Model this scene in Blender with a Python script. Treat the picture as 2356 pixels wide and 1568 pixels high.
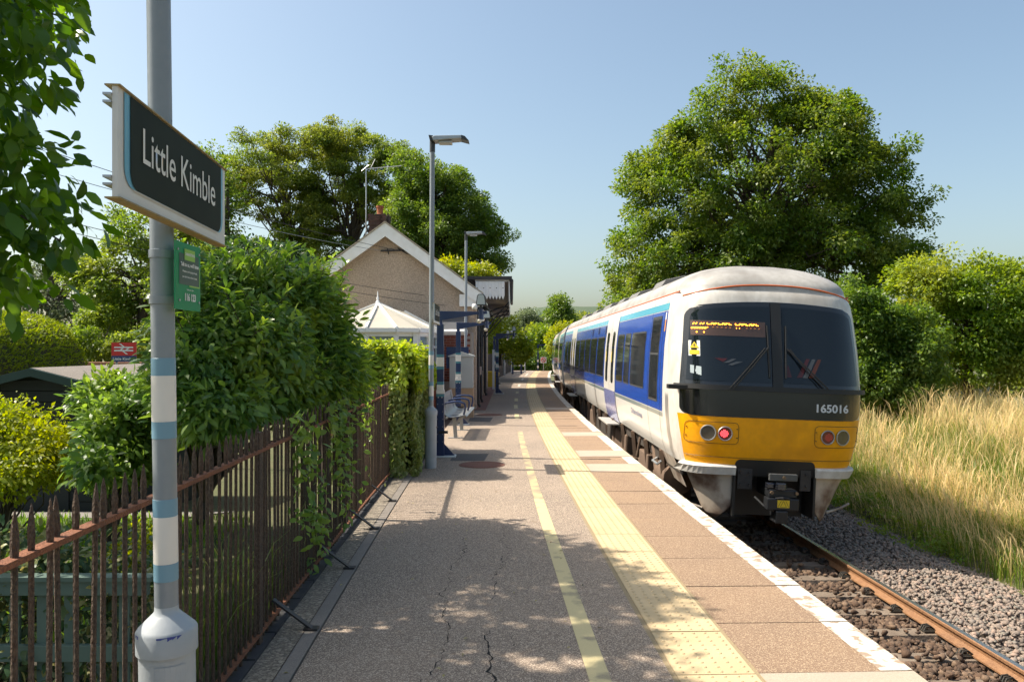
import bpy, bmesh, math, random
import numpy as np
from mathutils import Vector, Matrix

for o in list(bpy.data.objects):
    bpy.data.objects.remove(o, do_unlink=True)
SC = bpy.context.scene
COL = SC.collection
R = math.radians
rng = np.random.default_rng(7)
random.seed(7)

# ------------------------------------------------------------------ camera, sky, sun, exposure
FPX, EYE, HOR = 1832.0, 1.8, 803.0
cd = bpy.data.cameras.new('camera'); cam = bpy.data.objects.new('camera', cd); COL.objects.link(cam)
cam.location = (0, 0, EYE); cam.rotation_euler = (R(90), 0, 0)
cd.sensor_width = 36; cd.lens = 28; cd.shift_y = 0.0081; cd.clip_start = 0.05; cd.clip_end = 6000
SC.camera = cam

SUN_DIR = Vector((1.0, -0.14, -1.30)).normalized()          # the way the light travels
SUN_EL = math.asin(-SUN_DIR.z)
SUN_AZ = math.atan2(-SUN_DIR.x, -SUN_DIR.y)                 # compass angle of the sun from +Y towards +X
W = bpy.data.worlds.new('World'); SC.world = W; W.use_nodes = True
wn = W.node_tree.nodes; wl = W.node_tree.links; wn.clear()
sky = wn.new('ShaderNodeTexSky'); sky.sky_type = 'NISHITA'; sky.sun_disc = False
sky.sun_elevation = SUN_EL; sky.sun_rotation = SUN_AZ
sky.air_density = 1.0; sky.dust_density = 3.4; sky.ozone_density = 0.0; sky.altitude = 100
bg = wn.new('ShaderNodeBackground'); bg.inputs['Strength'].default_value = 0.12
wo = wn.new('ShaderNodeOutputWorld')
tint = wn.new('ShaderNodeMix'); tint.data_type = 'RGBA'; tint.blend_type = 'MULTIPLY'; tint.inputs['Factor'].default_value = 1.0
tint.inputs['B'].default_value = (0.955, 1.0, 0.95, 1)
wl.new(sky.outputs[0], tint.inputs['A']); wl.new(tint.outputs['Result'], bg.inputs['Color']); wl.new(bg.outputs[0], wo.inputs['Surface'])
ld = bpy.data.lights.new('sun', 'SUN'); ld.energy = 4.8; ld.angle = R(0.53); ld.color = (1.0, 0.91, 0.78)
sun = bpy.data.objects.new('sun', ld); COL.objects.link(sun)
sun.rotation_euler = SUN_DIR.to_track_quat('-Z', 'Y').to_euler(); sun.location = (-20, 5, 30)
SC.view_settings.view_transform = 'Standard'; SC.view_settings.look = 'None'
SC.view_settings.gamma = 1.0; SC.view_settings.use_curve_mapping = False
SC.view_settings.exposure = 0.80
cy = SC.cycles
cy.use_denoising = True; cy.max_bounces = 7; cy.diffuse_bounces = 4; cy.glossy_bounces = 3
cy.transmission_bounces = 4; cy.transparent_max_bounces = 6
cy.sample_clamp_indirect = 6.0; cy.caustics_reflective = False; cy.caustics_refractive = False
cy.use_adaptive_sampling = True; cy.adaptive_threshold = 0.02
try:
    cy.denoising_input_passes = 'RGB_ALBEDO_NORMAL'; cy.denoising_prefilter = 'ACCURATE'
except Exception:
    pass

def at(x, y, Y):
    """World point seen at (x, y) of a 2356-wide view of the place, at depth Y."""
    return Vector(((x - 1178) * Y / FPX, Y, EYE - (y - HOR) * Y / FPX))
def C(Y):
    """Sideways offset of the curving platform (tactile line) at distance Y."""
    return 0.78 + (Y - 25.0) ** 2 / 1200.0
def head(Y):
    return math.atan2((Y - 25.0) / 600.0, 1.0)

# ------------------------------------------------------------------ materials
MATS = {}
def nt(name):
    m = bpy.data.materials.new(name); m.use_nodes = True
    n = m.node_tree.nodes; l = m.node_tree.links
    b = n['Principled BSDF']
    return m, n, l, b
def node(n, t, **kw):
    x = n.new(t)
    for k, v in kw.items():
        setattr(x, k, v)
    return x
def ramp(n, stops):
    r = n.new('ShaderNodeValToRGB'); e = r.color_ramp.elements
    while len(e) < len(stops): e.new(0.5)
    for i, (p, c) in enumerate(stops):
        e[i].position = p; e[i].color = (*c, 1) if len(c) == 3 else c
    return r
def pmat(name, base, rough=0.6, metal=0.0, spec=0.5, coat=0.0, var=None, var_scale=3.0, var_amt=0.5, detail=4.0,
         speck=None, speck_scale=200.0, speck_amt=0.5, bump=0.0, bump_scale=60.0, emit=None, emit_s=0.0, thr=None, stretch=None, rough_var=0.0):
    """Principled material; var = second colour mixed by a broad noise, speck = third colour by a fine noise."""
    if name in MATS: return MATS[name]
    m, n, l, b = nt(name)
    tc = n.new('ShaderNodeTexCoord'); oi = n.new('ShaderNodeObjectInfo')
    ml = n.new('ShaderNodeMath'); ml.operation = 'MULTIPLY'; ml.inputs[1].default_value = 37.0; l.new(oi.outputs['Random'], ml.inputs[0])
    va = n.new('ShaderNodeVectorMath'); va.operation = 'ADD'; l.new(tc.outputs['Object'], va.inputs[0]); l.new(ml.outputs[0], va.inputs[1]); co = va.outputs[0]
    if stretch:
        mp = n.new('ShaderNodeMapping'); mp.inputs['Scale'].default_value = stretch
        l.new(co, mp.inputs['Vector']); co = mp.outputs[0]
    col = None
    def mixin(prev, colour, scale, amt, det, th):
        t = node(n, 'ShaderNodeTexNoise'); t.inputs['Scale'].default_value = scale; t.inputs['Detail'].default_value = det
        l.new(co, t.inputs['Vector'])
        lo, hi = th if th else (0.5 - 0.18, 0.5 + 0.18)
        rm = n.new('ShaderNodeMapRange'); rm.inputs['From Min'].default_value = lo; rm.inputs['From Max'].default_value = hi
        rm.inputs['To Max'].default_value = amt
        l.new(t.outputs['Fac'], rm.inputs['Value'])
        mx = n.new('ShaderNodeMix'); mx.data_type = 'RGBA'
        l.new(rm.outputs[0], mx.inputs['Factor'])
        if prev is None: mx.inputs['A'].default_value = (*base, 1)
        else: l.new(prev, mx.inputs['A'])
        mx.inputs['B'].default_value = (*colour, 1)
        return mx.outputs['Result'], t
    if var: col, _ = mixin(col, var, var_scale, var_amt, detail, thr)
    if speck: col, _ = mixin(col, speck, speck_scale, speck_amt, 2.0, None)
    if col is not None: l.new(col, b.inputs['Base Color'])
    else: b.inputs['Base Color'].default_value = (*base, 1)
    b.inputs['Roughness'].default_value = rough; b.inputs['Metallic'].default_value = metal
    b.inputs['Specular IOR Level'].default_value = spec
    b.inputs['Coat Weight'].default_value = coat; b.inputs['Coat Roughness'].default_value = 0.08
    if rough_var:
        t = node(n, 'ShaderNodeTexNoise'); t.inputs['Scale'].default_value = 6; t.inputs['Detail'].default_value = 5
        l.new(co, t.inputs['Vector'])
        rm = n.new('ShaderNodeMapRange'); rm.inputs['To Min'].default_value = rough - rough_var; rm.inputs['To Max'].default_value = rough + rough_var
        l.new(t.outputs['Fac'], rm.inputs['Value']); l.new(rm.outputs[0], b.inputs['Roughness'])
    if bump:
        t = node(n, 'ShaderNodeTexNoise'); t.inputs['Scale'].default_value = bump_scale; t.inputs['Detail'].default_value = 3
        l.new(co, t.inputs['Vector'])
        bp = n.new('ShaderNodeBump'); bp.inputs['Strength'].default_value = bump; bp.inputs['Distance'].default_value = 0.02
        l.new(t.outputs['Fac'], bp.inputs['Height']); l.new(bp.outputs[0], b.inputs['Normal'])
    if emit:
        b.inputs['Emission Color'].default_value = (*emit, 1); b.inputs['Emission Strength'].default_value = emit_s
    MATS[name] = m
    return m
def leafmat(name, c1, c2, c3, trans=0.42, rough=0.42, noise_scale=0.8, tint=None, tint_amt=0.5, spec=0.4):
    if name in MATS: return MATS[name]
    m, n, l, b = nt(name)
    g = n.new('ShaderNodeNewGeometry')
    rp = ramp(n, [(0.0, c1), (0.5, c2), (1.0, c3)])
    l.new(g.outputs['Random Per Island'], rp.inputs['Fac'])
    col = rp.outputs['Color']
    if tint:
        tc = n.new('ShaderNodeTexCoord')
        t = n.new('ShaderNodeTexNoise'); t.inputs['Scale'].default_value = noise_scale; t.inputs['Detail'].default_value = 2
        l.new(tc.outputs['Object'], t.inputs['Vector'])
        rm = n.new('ShaderNodeMapRange'); rm.inputs['From Min'].default_value = 0.42; rm.inputs['From Max'].default_value = 0.66
        rm.inputs['To Max'].default_value = tint_amt
        l.new(t.outputs['Fac'], rm.inputs['Value'])
        mx = n.new('ShaderNodeMix'); mx.data_type = 'RGBA'
        l.new(rm.outputs[0], mx.inputs['Factor']); l.new(col, mx.inputs['A']); mx.inputs['B'].default_value = (*tint, 1)
        col = mx.outputs['Result']
    l.new(col, b.inputs['Base Color']); b.inputs['Roughness'].default_value = rough
    b.inputs['Specular IOR Level'].default_value = spec
    tr = n.new('ShaderNodeBsdfTranslucent')
    hs = n.new('ShaderNodeHueSaturation'); hs.inputs['Hue'].default_value = 0.485; hs.inputs['Saturation'].default_value = 1.12; hs.inputs['Value'].default_value = 1.7
    l.new(col, hs.inputs['Color']); l.new(hs.outputs[0], tr.inputs['Color'])
    ms = n.new('ShaderNodeMixShader'); ms.inputs[0].default_value = trans
    out = n['Material Output']
    l.new(b.outputs[0], ms.inputs[1]); l.new(tr.outputs[0], ms.inputs[2]); l.new(ms.outputs[0], out.inputs['Surface'])
    MATS[name] = m
    return m

asphalt = pmat('asphalt', (0.34, 0.255, 0.185), 0.92, var=(0.215, 0.165, 0.125), var_scale=0.8, var_amt=0.85, detail=9, speck=(0.075, 0.06, 0.052), speck_scale=190, speck_amt=0.75, bump=0.35, bump_scale=200)
def speckle(m, scale, light, amt):
    """Pale stone chips: small voronoi cells of a lighter colour over the existing base colour."""
    n = m.node_tree.nodes; l = m.node_tree.links; b = n['Principled BSDF']
    tc = n.new('ShaderNodeTexCoord'); v = n.new('ShaderNodeTexVoronoi'); v.inputs['Scale'].default_value = scale
    l.new(tc.outputs['Object'], v.inputs['Vector'])
    sep = n.new('ShaderNodeSeparateColor'); l.new(v.outputs['Color'], sep.inputs[0])
    rm = n.new('ShaderNodeMapRange'); rm.inputs['From Min'].default_value = 0.62; rm.inputs['From Max'].default_value = 0.9; rm.inputs['To Max'].default_value = amt
    l.new(sep.outputs[0], rm.inputs['Value'])
    mx = n.new('ShaderNodeMix'); mx.data_type = 'RGBA'; l.new(rm.outputs[0], mx.inputs['Factor'])
    src = b.inputs['Base Color'].links[0].from_socket
    l.new(src, mx.inputs['A']); mx.inputs['B'].default_value = (*light, 1); l.new(mx.outputs['Result'], b.inputs['Base Color'])
speckle(asphalt, 170, (0.60, 0.49, 0.38), 0.85)
slab_m = pmat('coping concrete', (0.285, 0.19, 0.115), 0.9, var=(0.22, 0.15, 0.098), var_scale=1.6, var_amt=0.8, speck=(0.2, 0.12, 0.08), speck_scale=120, speck_amt=0.7, bump=0.4, bump_scale=120)
speckle(slab_m, 150, (0.46, 0.34, 0.22), 0.75)
pale_slab_m = pmat('pale concrete', (0.46, 0.38, 0.29), 0.9, var=(0.36, 0.30, 0.24), var_scale=3, speck=(0.28, 0.22, 0.17), speck_scale=160, bump=0.2, bump_scale=150)
tactile_m = pmat('buff tactile concrete', (0.60, 0.455, 0.275), 0.8, var=(0.46, 0.345, 0.20), var_scale=2.2, var_amt=0.75, speck=(0.5, 0.38, 0.18), speck_scale=150, speck_amt=0.4, bump=0.12, bump_scale=120)
tact_edge_m = pmat('tactile bedding mortar', (0.33, 0.25, 0.14), 0.9, speck=(0.2, 0.16, 0.1), bump=0.3)
whiteline_m = pmat('worn white paint', (0.58, 0.54, 0.46), 0.75, var=(0.30, 0.21, 0.14), var_scale=11, var_amt=0.9, detail=12, thr=(0.53, 0.60), bump=0.25, bump_scale=90)
yellowline_m = pmat('worn yellow paint', (0.60, 0.50, 0.27), 0.8, var=(0.24, 0.2, 0.15), var_scale=5.0, var_amt=0.9, detail=12, thr=(0.56, 0.66), speck=(0.5, 0.42, 0.22), speck_scale=120, speck_amt=0.5, bump=0.3, bump_scale=110)
kerb_m = pmat('edging concrete', (0.27, 0.235, 0.20), 0.9, var=(0.17, 0.155, 0.135), var_scale=5, speck=(0.12, 0.1, 0.09), speck_scale=140, bump=0.3)
grit_m = pmat('grit strip', (0.34, 0.28, 0.21), 0.95, var=(0.17, 0.15, 0.12), var_scale=3, speck=(0.08, 0.07, 0.06), speck_scale=85, speck_amt=0.8, bump=0.9, bump_scale=80)
speckle(grit_m, 60, (0.42, 0.36, 0.28), 0.8)
crack_m = pmat('crack', (0.012, 0.011, 0.010), 1.0)
engbrick_m = pmat('dark engineering brick', (0.035, 0.037, 0.045), 0.6, var=(0.07, 0.065, 0.06), var_scale=9)
rust_m = pmat('rusty iron', (0.034, 0.024, 0.018), 0.85, var=(0.070, 0.033, 0.020), var_scale=7, var_amt=0.9, speck=(0.24, 0.17, 0.11), speck_scale=130, speck_amt=0.35, bump=0.8, bump_scale=140, stretch=(1, 1, 0.5))
rustrail_m = pmat('orange rusted rail', (0.20, 0.068, 0.030), 0.85, var=(0.10, 0.042, 0.025), var_scale=9, var_amt=0.9, speck=(0.30, 0.12, 0.05), speck_scale=110, speck_amt=0.5, bump=0.6, bump_scale=100)
blackiron_m = pmat('black painted iron', (0.018, 0.018, 0.02), 0.55, var=(0.05, 0.04, 0.035), var_scale=12)
polegrey_m = pmat('grey pole paint', (0.22, 0.25, 0.275), 0.42, var=(0.19, 0.215, 0.24), var_scale=4, speck=(0.26, 0.285, 0.31), speck_scale=40, speck_amt=0.25, coat=0.15, bump=0.03, bump_scale=40)
basegrey_m = pmat('pole base paint', (0.36, 0.39, 0.41), 0.5, var=(0.30, 0.325, 0.345), var_scale=6, var_amt=0.8, bump=0.10, bump_scale=16)
bandblue_m = pmat('pale blue band', (0.16, 0.30, 0.39), 0.45)
bandwhite_m = pmat('white band', (0.72, 0.69, 0.64), 0.45, var=(0.64, 0.61, 0.56), var_scale=6)
teal_m = pmat('teal band', (0.07, 0.22, 0.26), 0.45)
signblack_m = pmat('sign black', (0.014, 0.020, 0.013), 0.6, spec=0.10, var=(0.022, 0.03, 0.018), var_scale=7, rough_var=0.05)
signwhite_m = pmat('sign white', (0.62, 0.62, 0.60), 0.4, var=(0.54, 0.53, 0.50), var_scale=10)
letter_m = pmat('sign lettering', (0.66, 0.65, 0.60), 0.4)
signblue_m = pmat('sign blue stripe', (0.13, 0.36, 0.50), 0.35)
signedge_m = pmat('lichen stained aluminium', (0.30, 0.26, 0.16), 0.7, var=(0.42, 0.28, 0.07), var_scale=14, var_amt=0.9, speck=(0.12, 0.11, 0.06), speck_scale=70)
alu_m = pmat('dull aluminium', (0.42, 0.44, 0.45), 0.42, metal=0.6, var=(0.30, 0.31, 0.31), var_scale=9)
darkcap_m = pmat('dark grey plastic', (0.035, 0.037, 0.04), 0.4)
green_m = pmat('green sign', (0.012, 0.235, 0.09), 0.45, spec=.25)
dkgreen_m = pmat('dark green panel', (0.018, 0.065, 0.045), 0.35)
lime_m = pmat('lime panel', (0.24, 0.47, 0.05), 0.35)
paper_m = pmat('white print', (0.70, 0.72, 0.69), 0.5)
navy_m = pmat('navy paint', (0.012, 0.026, 0.085), 0.36, coat=0.25, var=(0.018, 0.04, 0.12), var_scale=7)
galv_m = pmat('galvanised steel', (0.46, 0.47, 0.47), 0.4, metal=0.75, var=(0.34, 0.35, 0.35), var_scale=14)
bolt_m = pmat('bolt steel', (0.55, 0.55, 0.55), 0.35, metal=0.8)
manhole_m = pmat('rusty cover', (0.17, 0.062, 0.038), 0.8, var=(0.10, 0.045, 0.03), var_scale=14, bump=0.5, bump_scale=90)
patch_m = pmat('dark tarmac patch', (0.105, 0.095, 0.09), 0.92, speck=(0.04, 0.04, 0.04), speck_scale=120, speck_amt=0.8, bump=0.5, bump_scale=120)
brick_m = pmat('red brick', (0.25, 0.066, 0.036), 0.85, var=(0.16, 0.046, 0.03), var_scale=3, bump=0.25, bump_scale=80)
mortar_m = pmat('mortar', (0.33, 0.28, 0.23), 0.95, bump=0.3)
render_m = pmat('pebbledash render', (0.64, 0.49, 0.365), 0.95, var=(0.50, 0.38, 0.28), var_scale=0.9, var_amt=.8, detail=8, speck=(0.33, 0.25, 0.185), speck_scale=24, speck_amt=0.75, bump=0.9, bump_scale=40)
whitepaint_m = pmat('white gloss paint', (0.88, 0.87, 0.84), 0.4, var=(0.78, 0.75, 0.69), var_scale=5, var_amt=0.7)
upvc_m = pmat('white plastic frame', (0.78, 0.78, 0.76), 0.3)
poly_m = pmat('polycarbonate roof', (0.46, 0.42, 0.34), 0.35, var=(0.40, 0.365, 0.29), var_scale=2)
blind_m = pmat('window with blind', (0.22, 0.29, 0.28), 0.12, var=(0.17, 0.22, 0.22), var_scale=2)
slate_m = pmat('slate', (0.06, 0.065, 0.075), 0.6, var=(0.10, 0.10, 0.105), var_scale=8)
coping_m = pmat('stone verge', (0.42, 0.36, 0.27), 0.9, var=(0.33, 0.27, 0.19), var_scale=7)
darkwood_m = pmat('dark stained wood', (0.010, 0.016, 0.016), 0.8, var=(0.016, 0.024, 0.023), var_scale=6, stretch=(0.4, 0.4, 6))
shedtrim_m = pmat('dark green trim', (0.010, 0.042, 0.038), 0.6)
felt_m = pmat('roofing felt', (0.26, 0.225, 0.195), 0.95, var=(0.19, 0.165, 0.145), var_scale=2.5, speck=(0.1, 0.09, 0.08), speck_scale=70, bump=0.4)
trellis_m = pmat('sage green timber', (0.085, 0.135, 0.11), 0.75, var=(0.06, 0.1, 0.08), var_scale=8, stretch=(1, 1, 0.3))
lawn_m = pmat('lawn soil', (0.075, 0.11, 0.025), 0.95, var=(0.06, 0.085, 0.02), var_scale=2.5, bump=0.5, bump_scale=20)
soil_m = pmat('soil', (0.06, 0.048, 0.033), 0.95, var=(0.10, 0.085, 0.06), var_scale=2.5, speck=(0.03, 0.025, 0.018), speck_scale=40, bump=0.7, bump_scale=30)
bark_m = pmat('bark', (0.085, 0.066, 0.048), 0.95, var=(0.045, 0.036, 0.028), var_scale=5, stretch=(1, 1, 0.25), bump=0.8, bump_scale=16)
paving_m = pmat('garden paving', (0.22, 0.2, 0.18), 0.9, var=(0.15, 0.14, 0.12), var_scale=3)
ballast_base_m = pmat('ballast bed', (0.13, 0.105, 0.088), 0.95, var=(0.07, 0.056, 0.047), var_scale=14, var_amt=0.9, bump=1.0, bump_scale=25)
sleeper_m = pmat('concrete sleeper', (0.23, 0.18, 0.135), 0.9, var=(0.12, 0.085, 0.06), var_scale=4.0, var_amt=0.85, speck=(0.15, 0.12, 0.09), speck_scale=80, bump=0.4)
railside_m = pmat('rusted rail side', (0.24, 0.115, 0.05), 0.75, var=(0.14, 0.068, 0.034), var_scale=3, var_amt=0.8, speck=(0.31, 0.17, 0.08), speck_scale=30, speck_amt=0.5, bump=0.3)
railtop_m = pmat('polished rail head', (0.42, 0.42, 0.41), 0.26, metal=0.9, stretch=(1, 0.05, 1), var=(0.3, 0.28, 0.25), var_scale=8)
clip_m = pmat('rail clip', (0.018, 0.018, 0.014), 0.7, var=(0.05, 0.033, 0.02), var_scale=30)
wall_m = pmat('platform wall brick', (0.12, 0.07, 0.05), 0.9, var=(0.08, 0.05, 0.04), var_scale=6)
field_m = pmat('rough grass ground', (0.075, 0.085, 0.028), 0.95, var=(0.12, 0.10, 0.045), var_scale=0.8, bump=0.6, bump_scale=8)
wire_m = pmat('black cable', (0.02, 0.02, 0.02), 0.6)

# ------------------------------------------------------------------ mesh helpers
class MB:
    def __init__(self):
        self.v = []; self.f = []; self.m = []
    def poly(self, pts, mi=0):
        i = len(self.v); self.v += [tuple(p) for p in pts]; self.f.append(tuple(range(i, i + len(pts)))); self.m.append(mi)
    def box(self, x0, x1, y0, y1, z0, z1, mi=0):
        i = len(self.v)
        self.v += [(x0,y0,z0),(x1,y0,z0),(x1,y1,z0),(x0,y1,z0),(x0,y0,z1),(x1,y0,z1),(x1,y1,z1),(x0,y1,z1)]
        for q in ((0,3,2,1),(4,5,6,7),(0,1,5,4),(1,2,6,5),(2,3,7,6),(3,0,4,7)):
            self.f.append(tuple(i + k for k in q)); self.m.append(mi)
    def bar(self, a, b, w, h, mi=0, up=(0, 0, 1)):
        """A square bar from a to b, w wide and h high."""
        a = Vector(a); b = Vector(b); d = (b - a).normalized(); u = Vector(up)
        s = d.cross(u)
        if s.length < 1e-5: s = d.cross(Vector((1, 0, 0)))
        s.normalize(); u = s.cross(d)
        i = len(self.v)
        for p in (a, b):
            for sx, sy in ((-1,-1),(1,-1),(1,1),(-1,1)):
                self.v.append(tuple(p + s * (w / 2 * sx) + u * (h / 2 * sy)))
        for q in ((3,2,1,0),(4,5,6,7),(0,1,5,4),(1,2,6,5),(2,3,7,6),(3,0,4,7)):
            self.f.append(tuple(i + k for k in q)); self.m.append(mi)
    def tube(self, pts, rad, n=8, mi=0, caps=True):
        pts = [Vector(p) for p in pts]
        if not hasattr(rad, '__len__'): rad = [rad] * len(pts)
        i0 = len(self.v); ref = None
        for k, p in enumerate(pts):
            a = pts[max(k - 1, 0)]; b = pts[min(k + 1, len(pts) - 1)]
            d = (b - a).normalized()
            if ref is None:
                ref = Vector((0, 0, 1)) if abs(d.z) < 0.9 else Vector((1, 0, 0))
            s = d.cross(ref).normalized(); u = s.cross(d).normalized(); ref = u
            for j in range(n):
                t = 2 * math.pi * j / n
                self.v.append(tuple(p + (s * math.cos(t) + u * math.sin(t)) * rad[k]))
        for k in range(len(pts) - 1):
            for j in range(n):
                a = i0 + k * n + j; b = i0 + k * n + (j + 1) % n
                self.f.append((a, b, b + n, a + n)); self.m.append(mi)
        if caps:
            self.f.append(tuple(i0 + j for j in reversed(range(n)))); self.m.append(mi)
            e = i0 + (len(pts) - 1) * n
            self.f.append(tuple(e + j for j in range(n))); self.m.append(mi)
    def lathe(self, prof, n=24, c=(0, 0, 0), mi=0):
        self.tube_prof(prof, n, c, mi)
    def tube_prof(self, prof, n, c, mi):
        i0 = len(self.v)
        for r, z in prof:
            for j in range(n):
                t = 2 * math.pi * j / n
                self.v.append((c[0] + r * math.cos(t), c[1] + r * math.sin(t), c[2] + z))
        for k in range(len(prof) - 1):
            for j in range(n):
                a = i0 + k * n + j; b = i0 + k * n + (j + 1) % n
                self.f.append((a, b, b + n, a + n)); self.m.append(mi)
        self.f.append(tuple(i0 + j for j in reversed(range(n)))); self.m.append(mi)
        e = i0 + (len(prof) - 1) * n
        self.f.append(tuple(e + j for j in range(n))); self.m.append(mi)
    def grid(self, fn, us, vs, mi=0, flip=False):
        i0 = len(self.v); nu = len(us); nv = len(vs)
        for v in vs:
            for u in us: self.v.append(tuple(fn(u, v)))
        for b in range(nv - 1):
            for a in range(nu - 1):
                q = (i0 + b * nu + a, i0 + b * nu + a + 1, i0 + (b + 1) * nu + a + 1, i0 + (b + 1) * nu + a)
                self.f.append(q[::-1] if flip else q); self.m.append(mi(us[a], vs[b]) if callable(mi) else mi)
    def prism(self, poly, axis, a, b, mi=0):
        """Extrude a 2-D outline along 'x', 'y' or 'z' from a to b."""
        def put(p, t):
            return {'x': (t, p[0], p[1]), 'y': (p[0], t, p[1]), 'z': (p[0], p[1], t)}[axis]
        n = len(poly); i = len(self.v)
        self.v += [put(p, a) for p in poly] + [put(p, b) for p in poly]
        self.f.append(tuple(range(i, i + n))); self.m.append(mi)
        self.f.append(tuple(range(i + 2 * n - 1, i + n - 1, -1))); self.m.append(mi)
        for k in range(n):
            self.f.append((i + k, i + n + k, i + n + (k + 1) % n, i + (k + 1) % n)); self.m.append(mi)
    def mesh(self, name, mats, smooth=None):
        me = bpy.data.meshes.new(name); me.from_pydata(self.v, [], self.f)
        for mm in (mats if isinstance(mats, (list, tuple)) else [mats]): me.materials.append(mm)
        if isinstance(mats, (list, tuple)) and len(mats) > 1: me.polygons.foreach_set('material_index', self.m)
        bm = bmesh.new(); bm.from_mesh(me); bmesh.ops.recalc_face_normals(bm, faces=bm.faces); bm.to_mesh(me); bm.free()
        if smooth is not None:
            me.shade_smooth() if hasattr(me, 'shade_smooth') else None
            if smooth < 180:
                me.set_sharp_from_angle(angle=R(smooth))
        me.update()
        return me
    def obj(self, name, mats, parent=None, smooth=None, bevel=0.0, loc=None, rot=None):
        return link(name, self.mesh(name, mats, smooth), parent, bevel, loc, rot)
def link(name, data, parent=None, bevel=0.0, loc=None, rot=None):
    o = bpy.data.objects.new(name, data); COL.objects.link(o)
    if parent is not None: o.parent = parent
    if loc is not None: o.location = loc
    if rot is not None: o.rotation_euler = rot
    if bevel:
        md = o.modifiers.new('bevel', 'BEVEL'); md.width = bevel; md.segments = 2; md.limit_method = 'ANGLE'; md.angle_limit = R(40)
    return o
def tag(o, label=None, cat=None, group=None, kind=None):
    if label: o['label'] = label
    if cat: o['category'] = cat
    if group: o['group'] = group
    if kind: o['kind'] = kind
    return o
def thing(name, label, cat, loc=(0, 0, 0), rz=0.0, group=None):
    o = bpy.data.objects.new(name, None); COL.objects.link(o); o.empty_display_size = 0.2
    o.location = loc; o.rotation_euler = (0, 0, rz)
    return tag(o, label, cat, group)
def struct(name, o_or_mb, mats=None, **kw):
    o = o_or_mb.obj(name, mats, **kw); o['kind'] = 'structure'; return o
def copy_tree(src, parent=None):
    c = src.copy(); COL.objects.link(c); c.parent = parent
    for ch in list(src.children): copy_tree(ch, c)
    return c
_txt = {}
def text_mesh(s, size=1.0, offset=0.0, align='LEFT', shear=0.0, spacing=1.0):
    cu = bpy.data.curves.new('text', 'FONT'); cu.body = s; cu.size = size; cu.offset = offset
    cu.align_x = align; cu.fill_mode = 'FRONT'; cu.shear = shear; cu.resolution_u = 4; cu.space_character = spacing
    ob = bpy.data.objects.new('text', cu); COL.objects.link(ob)
    dg = bpy.context.evaluated_depsgraph_get(); dg.update()
    me = bpy.data.meshes.new_from_object(ob.evaluated_get(dg))
    bpy.data.objects.remove(ob, do_unlink=True)
    return me
def text_fit(s, width, height, offset=0.0, spacing=1.0):
    """Text mesh in the XY plane from (0,0), scaled to the given width and height."""
    me = text_mesh(s, 1.0, offset, spacing=spacing)
    n = len(me.vertices); a = np.empty(n * 3); me.vertices.foreach_get('co', a); a = a.reshape(-1, 3)
    lo = a.min(0); hi = a.max(0); a -= lo; sp = hi - lo
    a[:, 0] *= width / max(sp[0], 1e-6); a[:, 1] *= height / max(sp[1], 1e-6); a[:, 2] = 0
    me.vertices.foreach_set('co', a.ravel()); me.update()
    return me
def map_verts(me, fn):
    for v in me.vertices: v.co = Vector(fn(v.co.x, v.co.y))
    me.update(); return me

# ------------------------------------------------------------------ foliage helpers
def unit(a):
    return a / np.maximum(np.linalg.norm(a, axis=1, keepdims=True), 1e-9)
def leaf_mesh(name, P, A, N, L, Wd, mat, hi=False, droop=0.18):
    P = np.asarray(P, float); n = len(P)
    A = unit(A); S = unit(np.cross(A, N)); N = np.cross(S, A)
    L = np.broadcast_to(L, (n,))[:, None]; Wd = np.broadcast_to(Wd, (n,))[:, None]
    if hi:
        f_ = N * L * .05
        vs = [P, P + A*L*.18 + S*Wd*.30 + f_, P + A*L*.45 + S*Wd*.50 + f_ - N*L*droop*.15, P + A*L*.76 + S*Wd*.33 + f_ - N*L*droop*.5, P + A*L - N*L*droop,
              P + A*L*.76 - S*Wd*.33 + f_ - N*L*droop*.5, P + A*L*.45 - S*Wd*.50 + f_ - N*L*droop*.15, P + A*L*.18 - S*Wd*.30 + f_]
        k = 8; loops = [0, 7, 1, 1, 7, 6, 2, 2, 6, 5, 3, 3, 5, 4]; starts = [0, 3, 7, 11]; tot = [3, 4, 4, 3]
    else:
        vs = [P, P + A*L*.5 + S*Wd*.5 + N*L*.06, P + A*L - N*L*droop, P + A*L*.5 - S*Wd*.5 + N*L*.06]
        k = 4; loops = [0, 3, 2, 1]; starts = [0]; tot = [4]
    V = np.stack(vs, 1).reshape(-1, 3)
    nl = len(loops); nf = len(starts)
    base = (np.arange(n) * k)[:, None]
    lv = (base + np.array(loops)[None]).ravel().astype(np.int32)
    ls = ((np.arange(n) * nl)[:, None] + np.array(starts)[None]).ravel().astype(np.int32)
    me = bpy.data.meshes.new(name)
    me.vertices.add(len(V)); me.vertices.foreach_set('co', V.astype(np.float32).ravel())
    me.loops.add(len(lv)); me.loops.foreach_set('vertex_index', lv)
    me.polygons.add(len(ls)); me.polygons.foreach_set('loop_start', ls)
    try: me.polygons.foreach_set('loop_total', np.tile(np.array(tot, np.int32), n))
    except Exception: pass
    me.materials.append(mat); me.update(calc_edges=True)
    return me
def rnd(n): return unit(rng.normal(size=(n, 3)))
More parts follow.
